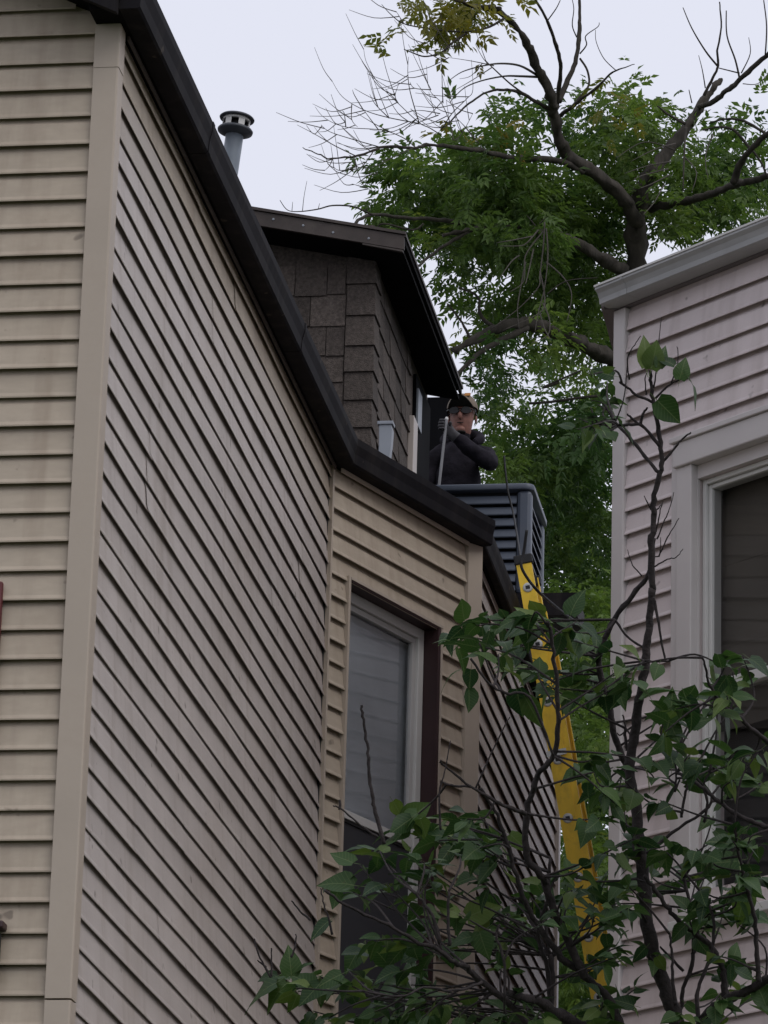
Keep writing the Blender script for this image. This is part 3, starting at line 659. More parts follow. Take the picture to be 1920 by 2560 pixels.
for k in range(-24, 1):
    s = zr + k * .3048
    if s < .2: continue
    if s > 3.7:
        b = MB(); b.tube([lb + ld * s + A * .0065, lb + ld * s + A * .394], .016, 10); rg = b.build('rung', M['steel'], lad, smooth=True)
        b = MB(); b.lathe(lb + ld * s - A * .0005, -A, [(.0, .0045), (.018, .0045), (.024, .003), (.026, 0)], 16); b.build('rung_plate', M['steel'], lad)
        b = MB(); c = lb + ld * s - A * .0058; b.box(c - lx * .011 - ld * .009, lx * .022, ld * .018, -A * .002); b.build('rung_end', M['rubber'], lad)
    else:
        b = MB(); b.tube([lb + lx * .047 + ld * s + A * .019, lb + lx * .047 + ld * s + A * .43], .016, 10); b.build('rung', M['steel'], lad, smooth=True)
for v in (-.006, .37):
    b = MB(); b.box(lb + ld * (TOPL - .035) - lx * .047 + A * v, lx * .094, A * .044, ld * .05); b.build('end_cap', M['rubber'], lad, bevel=.006)
b = MB(); b.box(lb + ld * (zr - .3048 * 3 + .02) - lx * .05 - A * .008, lx * .10, A * .006, ld * .03); b.build('rung_lock', M['steel'], lad)

# ================================================================== CABLES
def gp(x, y, d): return at(x * G, y * G, d)
def smooth_line(P, n=6):
    out = []
    for i in range(len(P) - 1):
        p0 = P[max(i - 1, 0)]; p1 = P[i]; p2 = P[i + 1]; p3 = P[min(i + 2, len(P) - 1)]
        for k in range(n):
            t = k / n; out.append(.5 * ((2 * p1) + (p2 - p0) * t + (2 * p0 - 5 * p1 + 4 * p2 - p3) * t * t + (3 * p1 - p0 - 3 * p2 + p3) * t ** 3))
    out.append(P[-1]); return out
b = MB(); b.tube(smooth_line([gp(1138, 1145, 20.98), gp(1131, 1195, 20.98), gp(1126, 1222, 20.96), gp(1140, 1250, 20.96), gp(1163, 1278, 21.0), gp(1190, 1302, 21.4), gp(1222, 1328, 22), gp(1265, 1360, 23), gp(1300, 1395, 24)]), .0075, 8)
tag(b.build('black_cable', M['rubber'], smooth=True), 'thick black cable draped from the top of the yellow ladder', 'cable')
b = MB(); b.tube(smooth_line([gp(1089, 985, 23.3), gp(1092, 1020, 23.25), gp(1098, 1065, 23.2), gp(1108, 1105, 23.1), gp(1116, 1150, 22.5), gp(1122, 1190, 21.6), gp(1126, 1215, 21.2)]), .0055, 8)
tag(b.build('thin_cable', M['rubber'], smooth=True), 'thin dark cable hanging in front of the condenser louvers', 'cable')

# ================================================================== PERSON
PV = 10.45
def Pp(u, f, z): return H(u + .036, PV - f, z - .105 if z > 9.2 else (DECK + (z - 8.5) * .86 if z > 8.5 else z))
per = thing('person', Pp(-.24, 0, DECK), 'person in dark hooded jacket, cap and sunglasses standing behind the condenser', 'person')
nodes_ = {}; edges_ = []
def nd(n, u, f, z, r, par=None):
    nodes_[n] = (Pp(u, f, z), r if isinstance(r, tuple) else (r, r)); 
    if par: edges_.append((par, n))
nd('pelvis', -.25, .0, 9.36, (.165, .12))
nd('waist', -.25, .0, 9.50, (.155, .115), 'pelvis'); nd('chest', -.245, .01, 9.66, (.175, .125), 'waist'); nd('upper', -.24, .0, 9.78, (.15, .105), 'chest')
nd('neck', -.235, .01, 9.875, (.062, .062), 'upper'); nd('jaw', -.228, .035, 9.965, (.066, .072), 'neck'); nd('face', -.226, .03, 10.035, (.077, .090), 'jaw')
nd('brow', -.226, .018, 10.095, (.078, .094), 'face'); nd('crown', -.226, .0, 10.135, (.058, .07), 'brow')
nd('trL', -.165, -.01, 9.835, .070, 'upper'); nd('shL', -.085, .0, 9.795, .076, 'trL'); nd('uaL', -.055, .10, 9.735, .066, 'shL'); nd('elL', -.03, .215, 9.680, .056, 'uaL'); nd('faL', -0.148, .29, 9.751, .048, 'elL'); nd('wrL', -0.235, .325, 9.815, .036, 'faL')
nd('palm', -0.271, .335, 9.853, (.032, .026), 'wrL')
for i, (du, dz_) in enumerate(((-.030, .032), (-.036, .016), (-.038, -.002), (-.034, -.018))):
    nd('f%da' % i, -.281 + du * .5, .345, 9.866 + dz_, .0095, 'palm'); nd('f%db' % i, -.284 + du * .9, .372, 9.865 + dz_, .0088, 'f%da' % i); nd('f%dc' % i, -.266 + du * .4, .385, 9.861 + dz_, .008, 'f%db' % i)
nd('th0', -.251, .352, 9.871, .011, 'palm'); nd('th1', -.248, .375, 9.887, .009, 'th0')
nd('trR', -.315, -.01, 9.835, .070, 'upper'); nd('shR', -.395, .0, 9.79, .076, 'trR'); nd('elR', -.45, .03, 9.53, .055, 'shR'); nd('faR', -.43, .14, 9.42, .045, 'elR'); nd('wrR', -.40, .23, 9.34, .034, 'faR'); nd('pmR', -.385, .27, 9.30, (.032, .024), 'wrR')
for i in range(4): nd('g%d' % i, -.40 + .018 * i, .31, 9.27 - .004 * i, .009, 'pmR'); nd('h%d' % i, -.395 + .016 * i, .325, 9.235 - .004 * i, .008, 'g%d' % i)
nd('tR', -.35, .285, 9.29, .010, 'pmR')
for s, sg in (('L', 1), ('R', -1)):
    uc = -.25
    nd('hip' + s, uc + sg * .09, .0, 9.27, .095, 'pelvis'); nd('kn' + s, uc + sg * .11, .05, 8.94, .068, 'hip' + s); nd('ca' + s, uc + sg * .115, .03, 8.78, .058, 'kn' + s); nd('an' + s, uc + sg * .12, .0, 8.575, .042, 'ca' + s); nd('to' + s, uc + sg * .14, .16, 8.54, .036, 'an' + s)
me = bpy.data.meshes.new('body'); bm = bmesh.new(); vmap = {}; lay = bm.verts.layers.skin.verify()
pb = base(per)
for n, (p, r) in nodes_.items(): vmap[n] = bm.verts.new(p - pb)
for a, c in edges_: bm.edges.new((vmap[a], vmap[c]))
for n, (p, r) in nodes_.items(): vmap[n][lay].radius = r; vmap[n][lay].use_root = (n == 'pelvis')
bm.to_mesh(me); bm.free()
tmp = bpy.data.objects.new('tmp', me); COL.objects.link(tmp)
md = tmp.modifiers.new('skin', 'SKIN'); md.use_smooth_shade = True; md.branch_smoothing = .3
ms_ = tmp.modifiers.new('sub', 'SUBSURF'); ms_.levels = 2; ms_.render_levels = 2
dg = bpy.context.evaluated_depsgraph_get(); bme = bpy.data.meshes.new_from_object(tmp.evaluated_get(dg))
bpy.data.objects.remove(tmp)
for q in ('jacket', 'skin', 'glove'): bme.materials.append(M[q])
hc = Pp(-.226, .02, 10.04) - pb; hand = nodes_['palm'][0] - pb; handR = nodes_['pmR'][0] - pb
for p in bme.polygons:
    c = p.center; p.use_smooth = True; p.material_index = 0
    if c.z > (9.918 - .105 - pb.z) and (c - hc).length < .2 and abs((c - hc).dot(U)) < .11 and (c - hand).length > .10: p.material_index = 1
    elif (c - hand).length < .085 or (c - handR).length < .095: p.material_index = 2
nrm_ = [v.normal.copy() for v in bme.vertices]; clothed = set()
for p in bme.polygons:
    if p.material_index == 0: clothed.update(p.vertices)
for i in clothed:      # cloth folds
    v = bme.vertices[i]; q = Vector((v.co.x * 9, v.co.y * 9, v.co.z * 22))
    v.co += nrm_[i] * (.010 * noise.noise(q) + .005 * noise.noise(q * 2.3))
bme.name = 'body'
body = bpy.data.objects.new('body', bme); COL.objects.link(body); body.parent = per
def ellip(name, m, parent, c, rx, ry, rz, lo=-90, hi=90, seg=20, rings=10):
    b = MB(); n0 = 0
    for i in range(rings + 1):
        t = math.radians(lo + (hi - lo) * i / rings)
        for j in range(seg):
            a = 2 * math.pi * j / seg; b.v.append(c + U * (rx * math.cos(t) * math.cos(a)) - A * (ry * math.cos(t) * math.sin(a)) + Z * (rz * math.sin(t)))
    for i in range(rings):
        for j in range(seg): b.f.append([i * seg + j, i * seg + (j + 1) % seg, (i + 1) * seg + (j + 1) % seg, (i + 1) * seg + j]); b.mi.append(0)
    return b.build(name, m, parent, smooth=True)
ellip('nose', M['skin'], per, Pp(-.226, .114, 10.016), .014, .016, .024)
ellip('chin', M['skin'], per, Pp(-.227, .085, 9.938), .030, .024, .022)
for sg in (-1, 1): ellip('ear', M['skin'], per, Pp(-.226 + sg * .080, .0, 10.03), .008, .018, .028)
ellip('mouth', M['hair'], per, Pp(-.226, .108, 9.973), .021, .006, .0032)
ellip('beard', M['hair'], per, Pp(-.227, .080, 9.922), .034, .028, .010)
sg_ = MB()
for sg in (-1, 1):
    cu = -.226 + sg * .036
    pts = [(cu + .031 * math.cos(t * math.pi / 8), 10.047 + .021 * math.sin(t * math.pi / 8)) for t in range(16)]
    fr = [Pp(u, .126 - .45 * abs(u + .226) ** 1.6 * 2, z) for u, z in pts]; bk = [q + A * .01 for q in fr]
    sg_.face(fr); sg_.face(bk[::-1])
    for j in range(16): sg_.face([fr[j], bk[j], bk[(j + 1) % 16], fr[(j + 1) % 16]])
sg_.tube([Pp(-.238, .128, 10.053), Pp(-.214, .128, 10.053)], .004, 6)
for sg in (-1, 1): sg_.tube([Pp(-.226 + sg * .066, .113, 10.053), Pp(-.226 + sg * .082, .09, 10.054), Pp(-.226 + sg * .084, -.01, 10.05)], .004, 6)
sg_.build('sunglasses', M['lens'], per)
capc = Pp(-.226, .012, 10.095)
cap = ellip('cap', M['capfront'], per, capc - Z * .012, .094, .114, .100, 0, 90)
b = MB(); rows_ = []
for i in range(4):
    row = []
    for j in range(13):
        a = math.radians(-72 + 144 * j / 12); e = i / 3
        rr_ = .093 + 0; fx = math.sin(a) * (.090 + .002 * e); fy = .012 + math.cos(a) * (.108 + .085 * e * math.cos(a)); fz = 10.080 + .040 * e * math.cos(a) - .030 * (math.sin(a) ** 2) * (.35 + e)
        row.append(Pp(-.226 + fx, fy, fz))
    rows_.append(row)
for dz_ in (0, -.006):
    for i in range(3):
        for j in range(12):
            q = [rows_[i][j], rows_[i][j + 1], rows_[i + 1][j + 1], rows_[i + 1][j]]; q = [p + Z * dz_ for p in q]
            b.face(q if dz_ == 0 else q[::-1])
b.face([p for p in rows_[3]] + [p - Z * .006 for p in rows_[3][::-1]])
b.build('cap_brim', M['capdark'], cap, smooth=True)
b = MB(); b.box(Pp(-.205, .097, 10.146), U * .034, Z * .022 + A * .016, A * .012); b.build('cap_patch', M['orange'], cap)
b = MB()
pts = []
for t in range(11):
    a = math.radians(-40 + 260 * t / 10); pts.append(Pp(-.228 + .105 * math.cos(a), -.015 - .085 * math.sin(a), 9.905 + .055 * math.sin(a)))
b.tube(smooth_line(pts, 3), [.020 + .024 * math.sin(math.pi * i / 30) for i in range(31)], 10); b.build('hood', M['jacket'], per, smooth=True)
# pole held in the glove
b = MB(); b.tube([Pp(-.385, .36, DECK + .004), Pp(-.272, .358, 9.904)], .0085, 10); pl = b.build('pole', M['pole'], smooth=True)
tag(pl, 'thin grey pole held upright in the gloved hand of the person', 'pole')
b = MB(); b.lathe(Pp(-.272, .358, 9.902), Z, [(.0095, 0), (.0105, .008), (.006, .018), (0, .02)], 12); b.build('pole_tip', M['vinyl'], pl, smooth=True)

# ================================================================== TREE BEHIND
def T1(x, y): return (700 + x * .3737, y * .3737)
def T2(x, y): return (1300 + x * .3737, y * .3737)
def T3(x, y): return (900 + x * .3978, 400 + y * .3978)
def R5(x, y): return (1200 + x * .434, 480 + y * .434)
def R7(x, y): return (1020 + x * .5425, 1440 + y * .5425)
TD = 34.0
tr = thing('ash_tree', at(1640, 1000, TD) * 1.0 - Z * (at(1640, 1000, TD).z), 'tall half-dead ash tree with bare upper branches behind both houses', 'tree')
PXM = F / TD
def limb(pts, r0, r1, d0=TD, d1=None, name='limb', m='bark', sides=8, parent=None, jit=.0):
    """pts in px, radii in px"""
    d1 = d0 if d1 is None else d1; n = len(pts)
    P = [at(p[0], p[1], d0 + (d1 - d0) * i / (n - 1)) for i, p in enumerate(pts)]
    S = smooth_line(P, 5); k = len(S)
    if jit: S = [p + Vector((random.uniform(-1, 1), random.uniform(-1, 1), random.uniform(-1, 1))) * jit for p in S]
    rad = [.68 * (r0 + (r1 - r0) * (i / (k - 1))) / F * ((S[i] - CAM).length) for i in range(k)]
    if r0 > 5:       # knobbly bark: uneven rings, small bends
        S = [p + Vector((random.gauss(0, 1), random.gauss(0, 1), random.gauss(0, 1))) * (rad[i] * .10) for i, p in enumerate(S)]; rad = [r * random.uniform(.95, 1.06) for r in rad]; sides = 12
    b = MB(); b.tube(S, rad, sides)
    if r0 > 5:
        b.v = [v + Vector((noise.noise(v * 14), noise.noise(v * 14 + Vector((5, 0, 0))), noise.noise(v * 14 + Vector((0, 7, 0))))) * (.0009 * r0) for v in b.v]
    return b.build(name, M[m], tr, smooth=True), S
SK = []   # skeleton points for foliage twigs
def L_(*a, **k):
    o, S = limb(*a, **k); SK.extend(S); return S
trunkb = at(1640, 660, TD + .3); 
o, S = limb([T2(760, 3200), T2(800, 2400), T2(790, 1900), T2(770, 1500), T2(810, 1300), T2(900, 1130)], 48, 26, TD + .3, TD, 'trunk')
# extend the trunk to the ground
b = MB(); b.tube([S[0], Vector((S[0].x + .1, S[0].y, 3)), Vector((S[0].x + .12, S[0].y, 0))], [.17, .22, .30], 12); b.build('trunk_base', M['bark'], tr, smooth=True)
limbL = L_([T2(790, 1500), T2(700, 1340), T2(560, 1210), T2(430, 1110), T2(310, 1030), T2(255, 900), T2(230, 760), T2(215, 660), T2(150, 520), T2(80, 380), T2(20, 240), T1(1500, 100), T1(1440, 60), T1(1290, 30), T1(1180, 0), T1(1100, -60)], 27, 6, TD, TD - 1.5)
L_([T2(245, 700), T2(265, 560), T2(270, 420), T2(235, 280), T2(180, 130), T2(110, 10), T2(70, -60)], 9, 4, TD - .6, TD - 1.2)
L_([T2(260, 680), T2(310, 560), T2(370, 420), T2(395, 260), T2(400, 120), T2(395, -40)], 11, 5, TD - .6, TD - .2)
L_([T2(270, 770), T2(340, 720), T2(430, 650), T2(520, 580), T2(600, 500), T2(660, 465), T2(770, 430)], 8, 1.5, TD - .5, TD - 1)
L_([T2(400, 390), T2(450, 470), T2(460, 570), T2(400, 650), T2(330, 730)], 4, 4, TD - .4, TD - .5)
L_([T2(640, 470), T2(560, 390), T2(510, 280), T2(505, 200)], 2, 1, TD - .8)
L_([T2(400, 360), T2(445, 300), T2(440, 240), T2(520, 180), T2(530, 150)], 3, 1, TD - .3)
L_([T2(380, 250), T2(350, 170), T2(360, 60), T2(345, -20)], 2.5, 1.2, TD - .3)
L_([T2(175, 150), T2(240, 60), T2(270, 0)], 2.5, 1.5, TD - .8)
L_([T2(110, 500), T2(0, 440), T1(1480, 425), T1(1360, 440), T1(1220, 480), T1(1130, 540)], 5, 1.2, TD - .8, TD - 2)
L_([T2(120, 515), T2(0, 510), T1(1500, 510), T1(1350, 540), T1(1230, 590), T1(1140, 680)], 5, 1.2, TD - .8, TD - 1.6)
L_([T2(210, 740), T2(120, 690), T2(0, 620), T1(1500, 600), T1(1380, 620), T1(1270, 690), T1(1160, 790), T1(1080, 880)], 8, 2, TD - .6, TD - 1.4)
L_([T1(1650, 640), T1(1540, 560), T1(1420, 450), T1(1370, 400)], 4, 1.5, TD - 1)
L_([T1(1520, 110), T1(1400, 180), T1(1270, 210), T1(1100, 205), T1(950, 185), T1(820, 155), T1(740, 95), T1(680, 30)], 5, 1, TD - 1.2, TD - 2)
L_([T1(1260, 215), T1(1160, 280), T1(1080, 350), T1(970, 378), T1(880, 350), T1(830, 330)], 5, 1.5, TD - 1.3, TD - 1.8)
# dead spray on the left
DEAD = []
S = L_([T2(420, 1150), T2(250, 1075), T2(0, 1060), T1(1560, 1055), T1(1400, 1020), T1(1300, 1000), T1(1150, 985), T1(1000, 965), T1(900, 985), T1(700, 985), T1(560, 1030), T1(350, 1060), T1(230, 1020), T1(150, 985)], 13, 1.2, TD - .3, TD - 2.6)
for pl_ in (
    [(1330, 960), (1240, 850), (1180, 790)], [(1080, 905), (1000, 855), (930, 820), (800, 700), (660, 560), (580, 420), (560, 330)],
    [(930, 820), (870, 610), (855, 480), (860, 380)], [(930, 825), (720, 785), (560, 735), (420, 650), (350, 545)],
    [(560, 740), (500, 640), (485, 600)], [(905, 985), (820, 920), (680, 870), (440, 850), (300, 790), (235, 715)],
    [(690, 990), (480, 930), (330, 880), (275, 835)], [(500, 1040), (340, 960), (270, 900), (230, 850)], [(620, 1020), (540, 1120), (480, 1085), (410, 1100)],
    [(900, 985), (760, 1050), (640, 1110), (540, 1120)], [(500, 1060), (520, 1150), (560, 1240), (640, 1285)], [(570, 1255), (480, 1230)], [(650, 1160), (520, 1185), (430, 1165)],
    [(510, 1130), (400, 1140), (360, 1120)], [(350, 1065), (330, 1110), (300, 1140)], [(1160, 940), (1140, 830), (1080, 690), (1000, 600), (980, 440)], [(1090, 690), (1085, 560), (1080, 380)],
    [(1010, 600), (900, 590), (870, 550)], [(1080, 870), (1150, 760), (1250, 660), (1290, 600), (1280, 400)], [(1070, 760), (960, 740), (880, 740)], [(1060, 770), (950, 810), (900, 830)],
    [(790, 690), (770, 640), (795, 560)], [(730, 790), (640, 700), (600, 630)], [(480, 700), (480, 800), (520, 850)], [(440, 850), (430, 760), (415, 740)],
    [(660, 870), (600, 790), (560, 735)], [(1170, 940), (1220, 890), (1290, 760)], [(1300, 930), (1230, 840), (1170, 780)], [(1430, 440), (1290, 410), (1130, 385)], [(1420, 450), (1280, 540), (1140, 620)],
    [(830, 160), (780, 80)], [(1060, 205), (1020, 270), (930, 295)], [(1190, 260), (1200, 310), (1130, 330)],
):
    DEAD += L_([T1(*p) for p in pl_], 2.3, .7, TD - 2 + random.uniform(-.4, .4), TD - 2.3 + random.uniform(-.5, .5), 'twig', 'deadbark', 5)
for i in range(90):    # finer dead twigs springing from the spray
    p = random.choice(DEAD); a = random.uniform(1.7, 3.9); l = random.uniform(.12, .42); dv = RX * math.cos(a) + UP * math.sin(a) + FW * random.uniform(-.4, .4)
    S_ = smooth_line([p, p + dv * l * .5 + UP * random.uniform(-.03, .01), p + dv * l + UP * random.uniform(.0, .08)], 4)
    b = MB(); b.tube(S_, [.0042 - .0026 * k_ / (len(S_) - 1) for k_ in range(len(S_))], 4); b.build('twig', M['deadbark'], tr, smooth=True)
# right limbs
L_([T2(880, 1180), T2(960, 1050), T2(1060, 930), T2(1150, 800), T2(1220, 690), T2(1290, 600), T2(1340, 535)], 26, 10, TD, TD + .6)
L_([T2(1190, 720), T2(1290, 680), T2(1380, 610), T2(1470, 530), T2(1570, 440), T2(1680, 340)], 10, 8, TD + .3, TD)
L_([T2(1230, 640), T2(1280, 540), T2(1325, 440), T2(1320, 340), T2(1345, 180), T2(1335, 10)], 6, 2.5, TD + .2)
L_([T2(1320, 440), T2(1240, 340), T2(1150, 190), T2(1090, 50)], 4, 1.5, TD + .2)
L_([T2(1470, 530), T2(1440, 400), T2(1385, 240), T2(1380, 70)], 4, 2, TD + .2)
L_([T2(1470, 490), T2(1330, 455)], 3, 2, TD + .2); L_([T2(1480, 490), T2(1540, 360), T2(1530, 250)], 2.5, 1, TD + .2); L_([T2(1240, 590), T2(1220, 470), T2(1195, 370)], 2.5, 1, TD)
L_([T2(1150, 690), T2(1130, 600)], 2.5, 1.5, TD); L_([T2(1640, 380), T2(1650, 180), T2(1630, 0)], 3, 2, TD); L_([T2(1490, 560), T2(1590, 560), T2(1670, 480)], 2, 1, TD)
L_([T2(1110, 830), T2(1000, 770), T2(920, 710)], 6, 3, TD - .2); 
L_([T2(870, 1390), T2(1000, 1370), T2(1150, 1330), T2(1300, 1290), T2(1450, 1230), T2(1560, 1210), T2(1680, 1170)], 18, 11, TD + .2, TD - .6)
L_([T2(1430, 1220), T2(1480, 1080), T2(1560, 980), T2(1680, 880)], 13, 9, TD - .5, TD - .8)
L_([T2(1540, 1000), T2(1440, 880), T2(1330, 850), T2(1220, 870)], 6, 3, TD - .6); L_([T2(1640, 890), T2(1500, 810), T2(1380, 795), T2(1270, 820)], 6, 3, TD - .6)
L_([T2(1560, 1010), T2(1620, 1100), T2(1650, 1180)], 4, 4, TD - .6); L_([T2(1110, 850), T2(1100, 1000), T2(1090, 1280)], 5, 2, TD - .5, TD - .6, m='deadbark')
for pl_ in ([(1040, 960), (900, 1000), (740, 1080)], [(1010, 1080), (850, 1110), (700, 1160)], [(1000, 1170), (880, 1230), (800, 1260)], [(1030, 1000), (830, 950), (640, 1060)], [(990, 1130), (830, 1170), (760, 1200)], [(1290, 900), (1240, 1050), (1260, 1200)], [(1100, 1050), (1180, 1150), (1150, 1280)], [(960, 1240), (900, 1350), (820, 1440)]):
    L_([T2(*p) for p in pl_], 3, 1, TD - .5, TD - .9, 'twig', 'deadbark', 5)
# low limbs behind the gutter of the right house
L_([T3(1640, 690), T3(1560, 640), T3(1450, 570), T3(1330, 510), T3(1200, 460), T3(1000, 425), T3(800, 425), T3(680, 440), T3(520, 480)], 26, 5, TD, TD - 1.2)
L_([T3(820, 425), T3(640, 400), T3(500, 375), T3(300, 365), T3(80, 345), T3(-10, 380), T3(-60, 440)], 10, 5, TD - .5, TD - 2)
L_([T3(80, 345), T1(560, 1410), T1(480, 1380), T1(350, 1375), T1(250, 1400), T1(130, 1415), T1(50, 1405), T1(0, 1340)], 4, 1.2, TD - 1.9, TD - 2.4)
for pl_ in ([(150, 1415), (160, 1320), (180, 1210)], [(255, 1400), (265, 1360)], [(80, 1410), (85, 1350)], [(560, 1410), (590, 1390)]): L_([T1(*p) for p in pl_], 2, .9, TD - 2.2, None, 'twig', 'deadbark', 4)
L_([T3(400, 400), T3(330, 440), T3(150, 400), T3(100, 440)], 4, 3, TD - 1.5); L_([T3(700, 440), T3(560, 520), T3(420, 620), T3(340, 690)], 8, 4, TD - 1, TD - 1.6)
L_([T3(1600, 1270), T3(1480, 1200), T3(1330, 1120), T3(1180, 1070), T3(1030, 1030), T3(860, 1060), T3(730, 1120), T3(600, 1190)], 32, 13, TD, TD - 1.2)
L_([T3(1050, 1060), T3(930, 1110), T3(800, 1180), T3(690, 1270), T3(600, 1360)], 12, 7, TD - .7, TD - 1.3)
L_([T3(870, 1060), T3(760, 980), T3(740, 860), T3(620, 800)], 8, 3, TD - .8); L_([T3(700, 1130), T3(640, 1020), T3(550, 900)], 6, 3, TD - 1)
L_([T3(1250, 1400), T3(1150, 1430), T3(1350, 1340), T3(1450, 1300)], 5, 3, TD - .4); L_([T3(1060, 1530), T3(1200, 1520), T3(1420, 1490), T3(1560, 1480)], 5, 6, TD - .2)
for pl_ in ([(1160, 390), (1150, 560), (1130, 720), (1120, 800), (1000, 930), (830, 1060)], [(1170, 430), (1180, 600), (1160, 800), (1120, 960), (1100, 1080)], [(1150, 450), (1040, 600), (1030, 760), (940, 830)], [(1120, 440), (1050, 520), (1000, 540), (880, 540)], [(1170, 640), (1280, 740), (1330, 850), (1300, 1020)], [(1180, 840), (1300, 760), (1490, 740)],
            [(1150, 900), (1190, 1000), (1180, 1100), (1080, 1150)], [(1130, 960), (1160, 1060), (1200, 1130)], [(1130, 700), (1160, 860), (1130, 960), (900, 1070)], [(1000, 600), (950, 640), (880, 740)], [(1040, 640), (1010, 800), (990, 930), (1000, 1060)], [(1100, 410), (1050, 350)], [(1130, 400), (1170, 360)], [(1080, 480), (980, 500), (860, 520)], [(1090, 560), (1060, 700), (1040, 780)]):
    L_([T3(*p) for p in pl_], 3.2, 1.3, TD - 1.6, TD - 1.9, 'twig', 'deadbark', 5)

# foliage: sprays of pinnate leaves through clump volumes
def leaflet(b, base_, d, nrm, l, wd, tone):
    s = d.cross(nrm).normalized(); n0 = len(b.v); droop = nrm * (-l * .12)
    b.v += [base_, base_ + d * (l * .45) + s * wd + nrm * (wd * .35), base_ + d * l + droop, base_ + d * (l * .45) - s * wd + nrm * (wd * .35)]
    b.f += [[n0, n0 + 1, n0 + 2], [n0, n0 + 2, n0 + 3]]; b.mi += [0, 0]; b.tone += [tone, tone]
def spray(b, p, d, size, tone):
    d = d.normalized(); nrm = Vector((random.gauss(0, .45), random.gauss(0, .45), 1)); nrm = (nrm - d * nrm.dot(d)).normalized(); s = d.cross(nrm)
    n = 3
    for k in range(n):
        q = p + d * (size * (.25 + .6 * k / n)) - Z * (.05 * size * k)
        for sg in (-1, 1):
            dd = (d * .65 + s * sg * .8 - Z * random.uniform(.0, .5)).normalized()
            leaflet(b, q, dd, nrm, size * random.uniform(.34, .5), size * random.uniform(.075, .115), min(.999, max(0, tone + random.gauss(0, .07))))
    leaflet(b, p + d * size * .8, (d - Z * .3).normalized(), nrm, size * .5, size * .1, tone)
def clumps(name, lst, m, dens, dmin, dmax, seed):
    random.seed(seed); b = MB()
    for c in lst:
        x, y, rx, ry = c[:4]; f = c[4] if len(c) > 4 else 1; tb = random.uniform(.12, .72) if len(c) < 6 else c[5]
        n = int(rx * ry * dens * f); dc = random.uniform(dmin, dmax)
        # sub clumps: leaves hang together at twig ends
        k = max(3, n // 9)
        for i in range(k):
            while True:
                a, e, q = random.uniform(-1, 1), random.uniform(-1, 1), random.uniform(-1, 1)
                if a * a + e * e + q * q <= 1: break
            cc = gp(x + a * rx, y + e * ry, dc + q * .9); out = Vector((a, q, -e * .6)) + Vector((random.gauss(0, .4), random.gauss(0, .4), random.gauss(-.1, .3)))
            tn = min(.93, max(.02, tb + random.gauss(0, .12)))
            for j in range(n // k):
                dd = out + Vector((random.gauss(0, .7), random.gauss(0, .7), random.gauss(-.15, .5)))
                spray(b, cc + Vector((random.gauss(0, .09), random.gauss(0, .12), random.gauss(0, .08))), dd, random.uniform(.13, .21), tn)
    o = b.build(name, m, tr, tone=True); o['kind'] = 'stuff'; return o
main = [(880,405,55,65),(960,380,75,65),(1050,400,85,75),(1130,420,75,75),(1000,325,55,35,.7),(1090,290,60,45,.7),(930,460,85,50),(1020,480,95,65),(1120,500,85,60),(1210,450,65,65),(1250,420,60,60),(1290,480,65,65),(1180,550,80,55),(1270,560,65,60),(870,460,40,40),
 (1290,270,60,55,.7),(1350,245,50,50,.7),(1240,270,40,40,.7),(1150,255,40,40,.5),(1330,310,65,55),(1400,290,60,50,.8),(1480,350,55,55,.6),(1560,345,65,50,.6),(1600,275,45,35,.4),(1640,240,30,30,.3),(1620,390,60,50,.6),(1520,420,65,40,.8),(1440,420,50,40),(1590,450,60,30,.6),(1360,200,30,25,.5),(1440,250,40,30,.6),(1470,460,55,40,.8),(1530,440,60,40,.8),(1600,410,60,40,.7),(1640,350,40,50,.5),(1500,400,50,40,.6),(1440,490,40,40,.9),(1550,300,40,40,.4),(1330,400,50,50),
 (1000,560,55,40,.6),(950,520,45,30,.7),(1050,620,55,50,.5),(1110,650,55,60,.6),(1190,640,65,65),(1270,660,60,65),(1020,700,45,45,.3),(1090,760,55,50,.4),(1250,730,60,50),(1180,740,50,40,.6),(1290,600,50,50),(1050,810,50,50,.45),(1130,720,40,40,.5)]
bk_ = [c for c in main if c[0] > 1225]; main = [c for c in main if c[0] <= 1225]
clumps('foliage', bk_, LEAF_T, .042, TD + .6, TD + 2.6, 14)
clumps('foliage', main, LEAF_T, .048, TD - .7, TD + 2.4, 11)
low = [(1080,900,45,45,.8),(1130,970,55,45),(1220,950,55,50),(1290,920,45,50),(1100,870,40,30,.4),(1150,1050,75,55),(1250,1030,70,55),(1220,1130,65,65),(1290,1130,55,70),(1250,1250,65,65),(1310,1280,40,70),(1240,1360,60,60),(1290,1430,55,65),(1260,1530,60,65),(1300,1600,45,65),(1250,1690,55,60),(1290,1790,50,60),(1250,1870,50,50),(1200,1190,40,50),(1190,860,35,30,.25),(1240,850,50,30,.5),(1290,830,40,40,.7),(1100,1010,40,40),(1180,1000,60,40),(1270,1330,60,60),(1320,1480,40,80),(1230,1450,50,50),(1210,1600,50,60),(1320,1720,40,60),(1230,1960,60,60),(1300,1900,50,60),(1280,2030,60,60),(1240,2100,70,60),(1310,2120,50,70),(1250,2200,70,60),(1200,2050,40,60),(1190,2160,50,60),(1320,2220,60,60)]
clumps('foliage', low, LEAF_T, .062, TD - .6, TD + 4, 12)
clumps('foliage', [(905,12,28,20,1.2),(950,42,48,32,1),(1005,58,35,26,1),(868,92,26,16,.8),(1060,12,40,16,.7),(1000,20,40,20,.8),(1310,200,20,20,.5),(1330,260,40,20,.3),(1100,270,40,20,.3),(960,280,30,20,.25)], LEAF_Y, .034, TD - 1.4, TD - 1.0, 13)

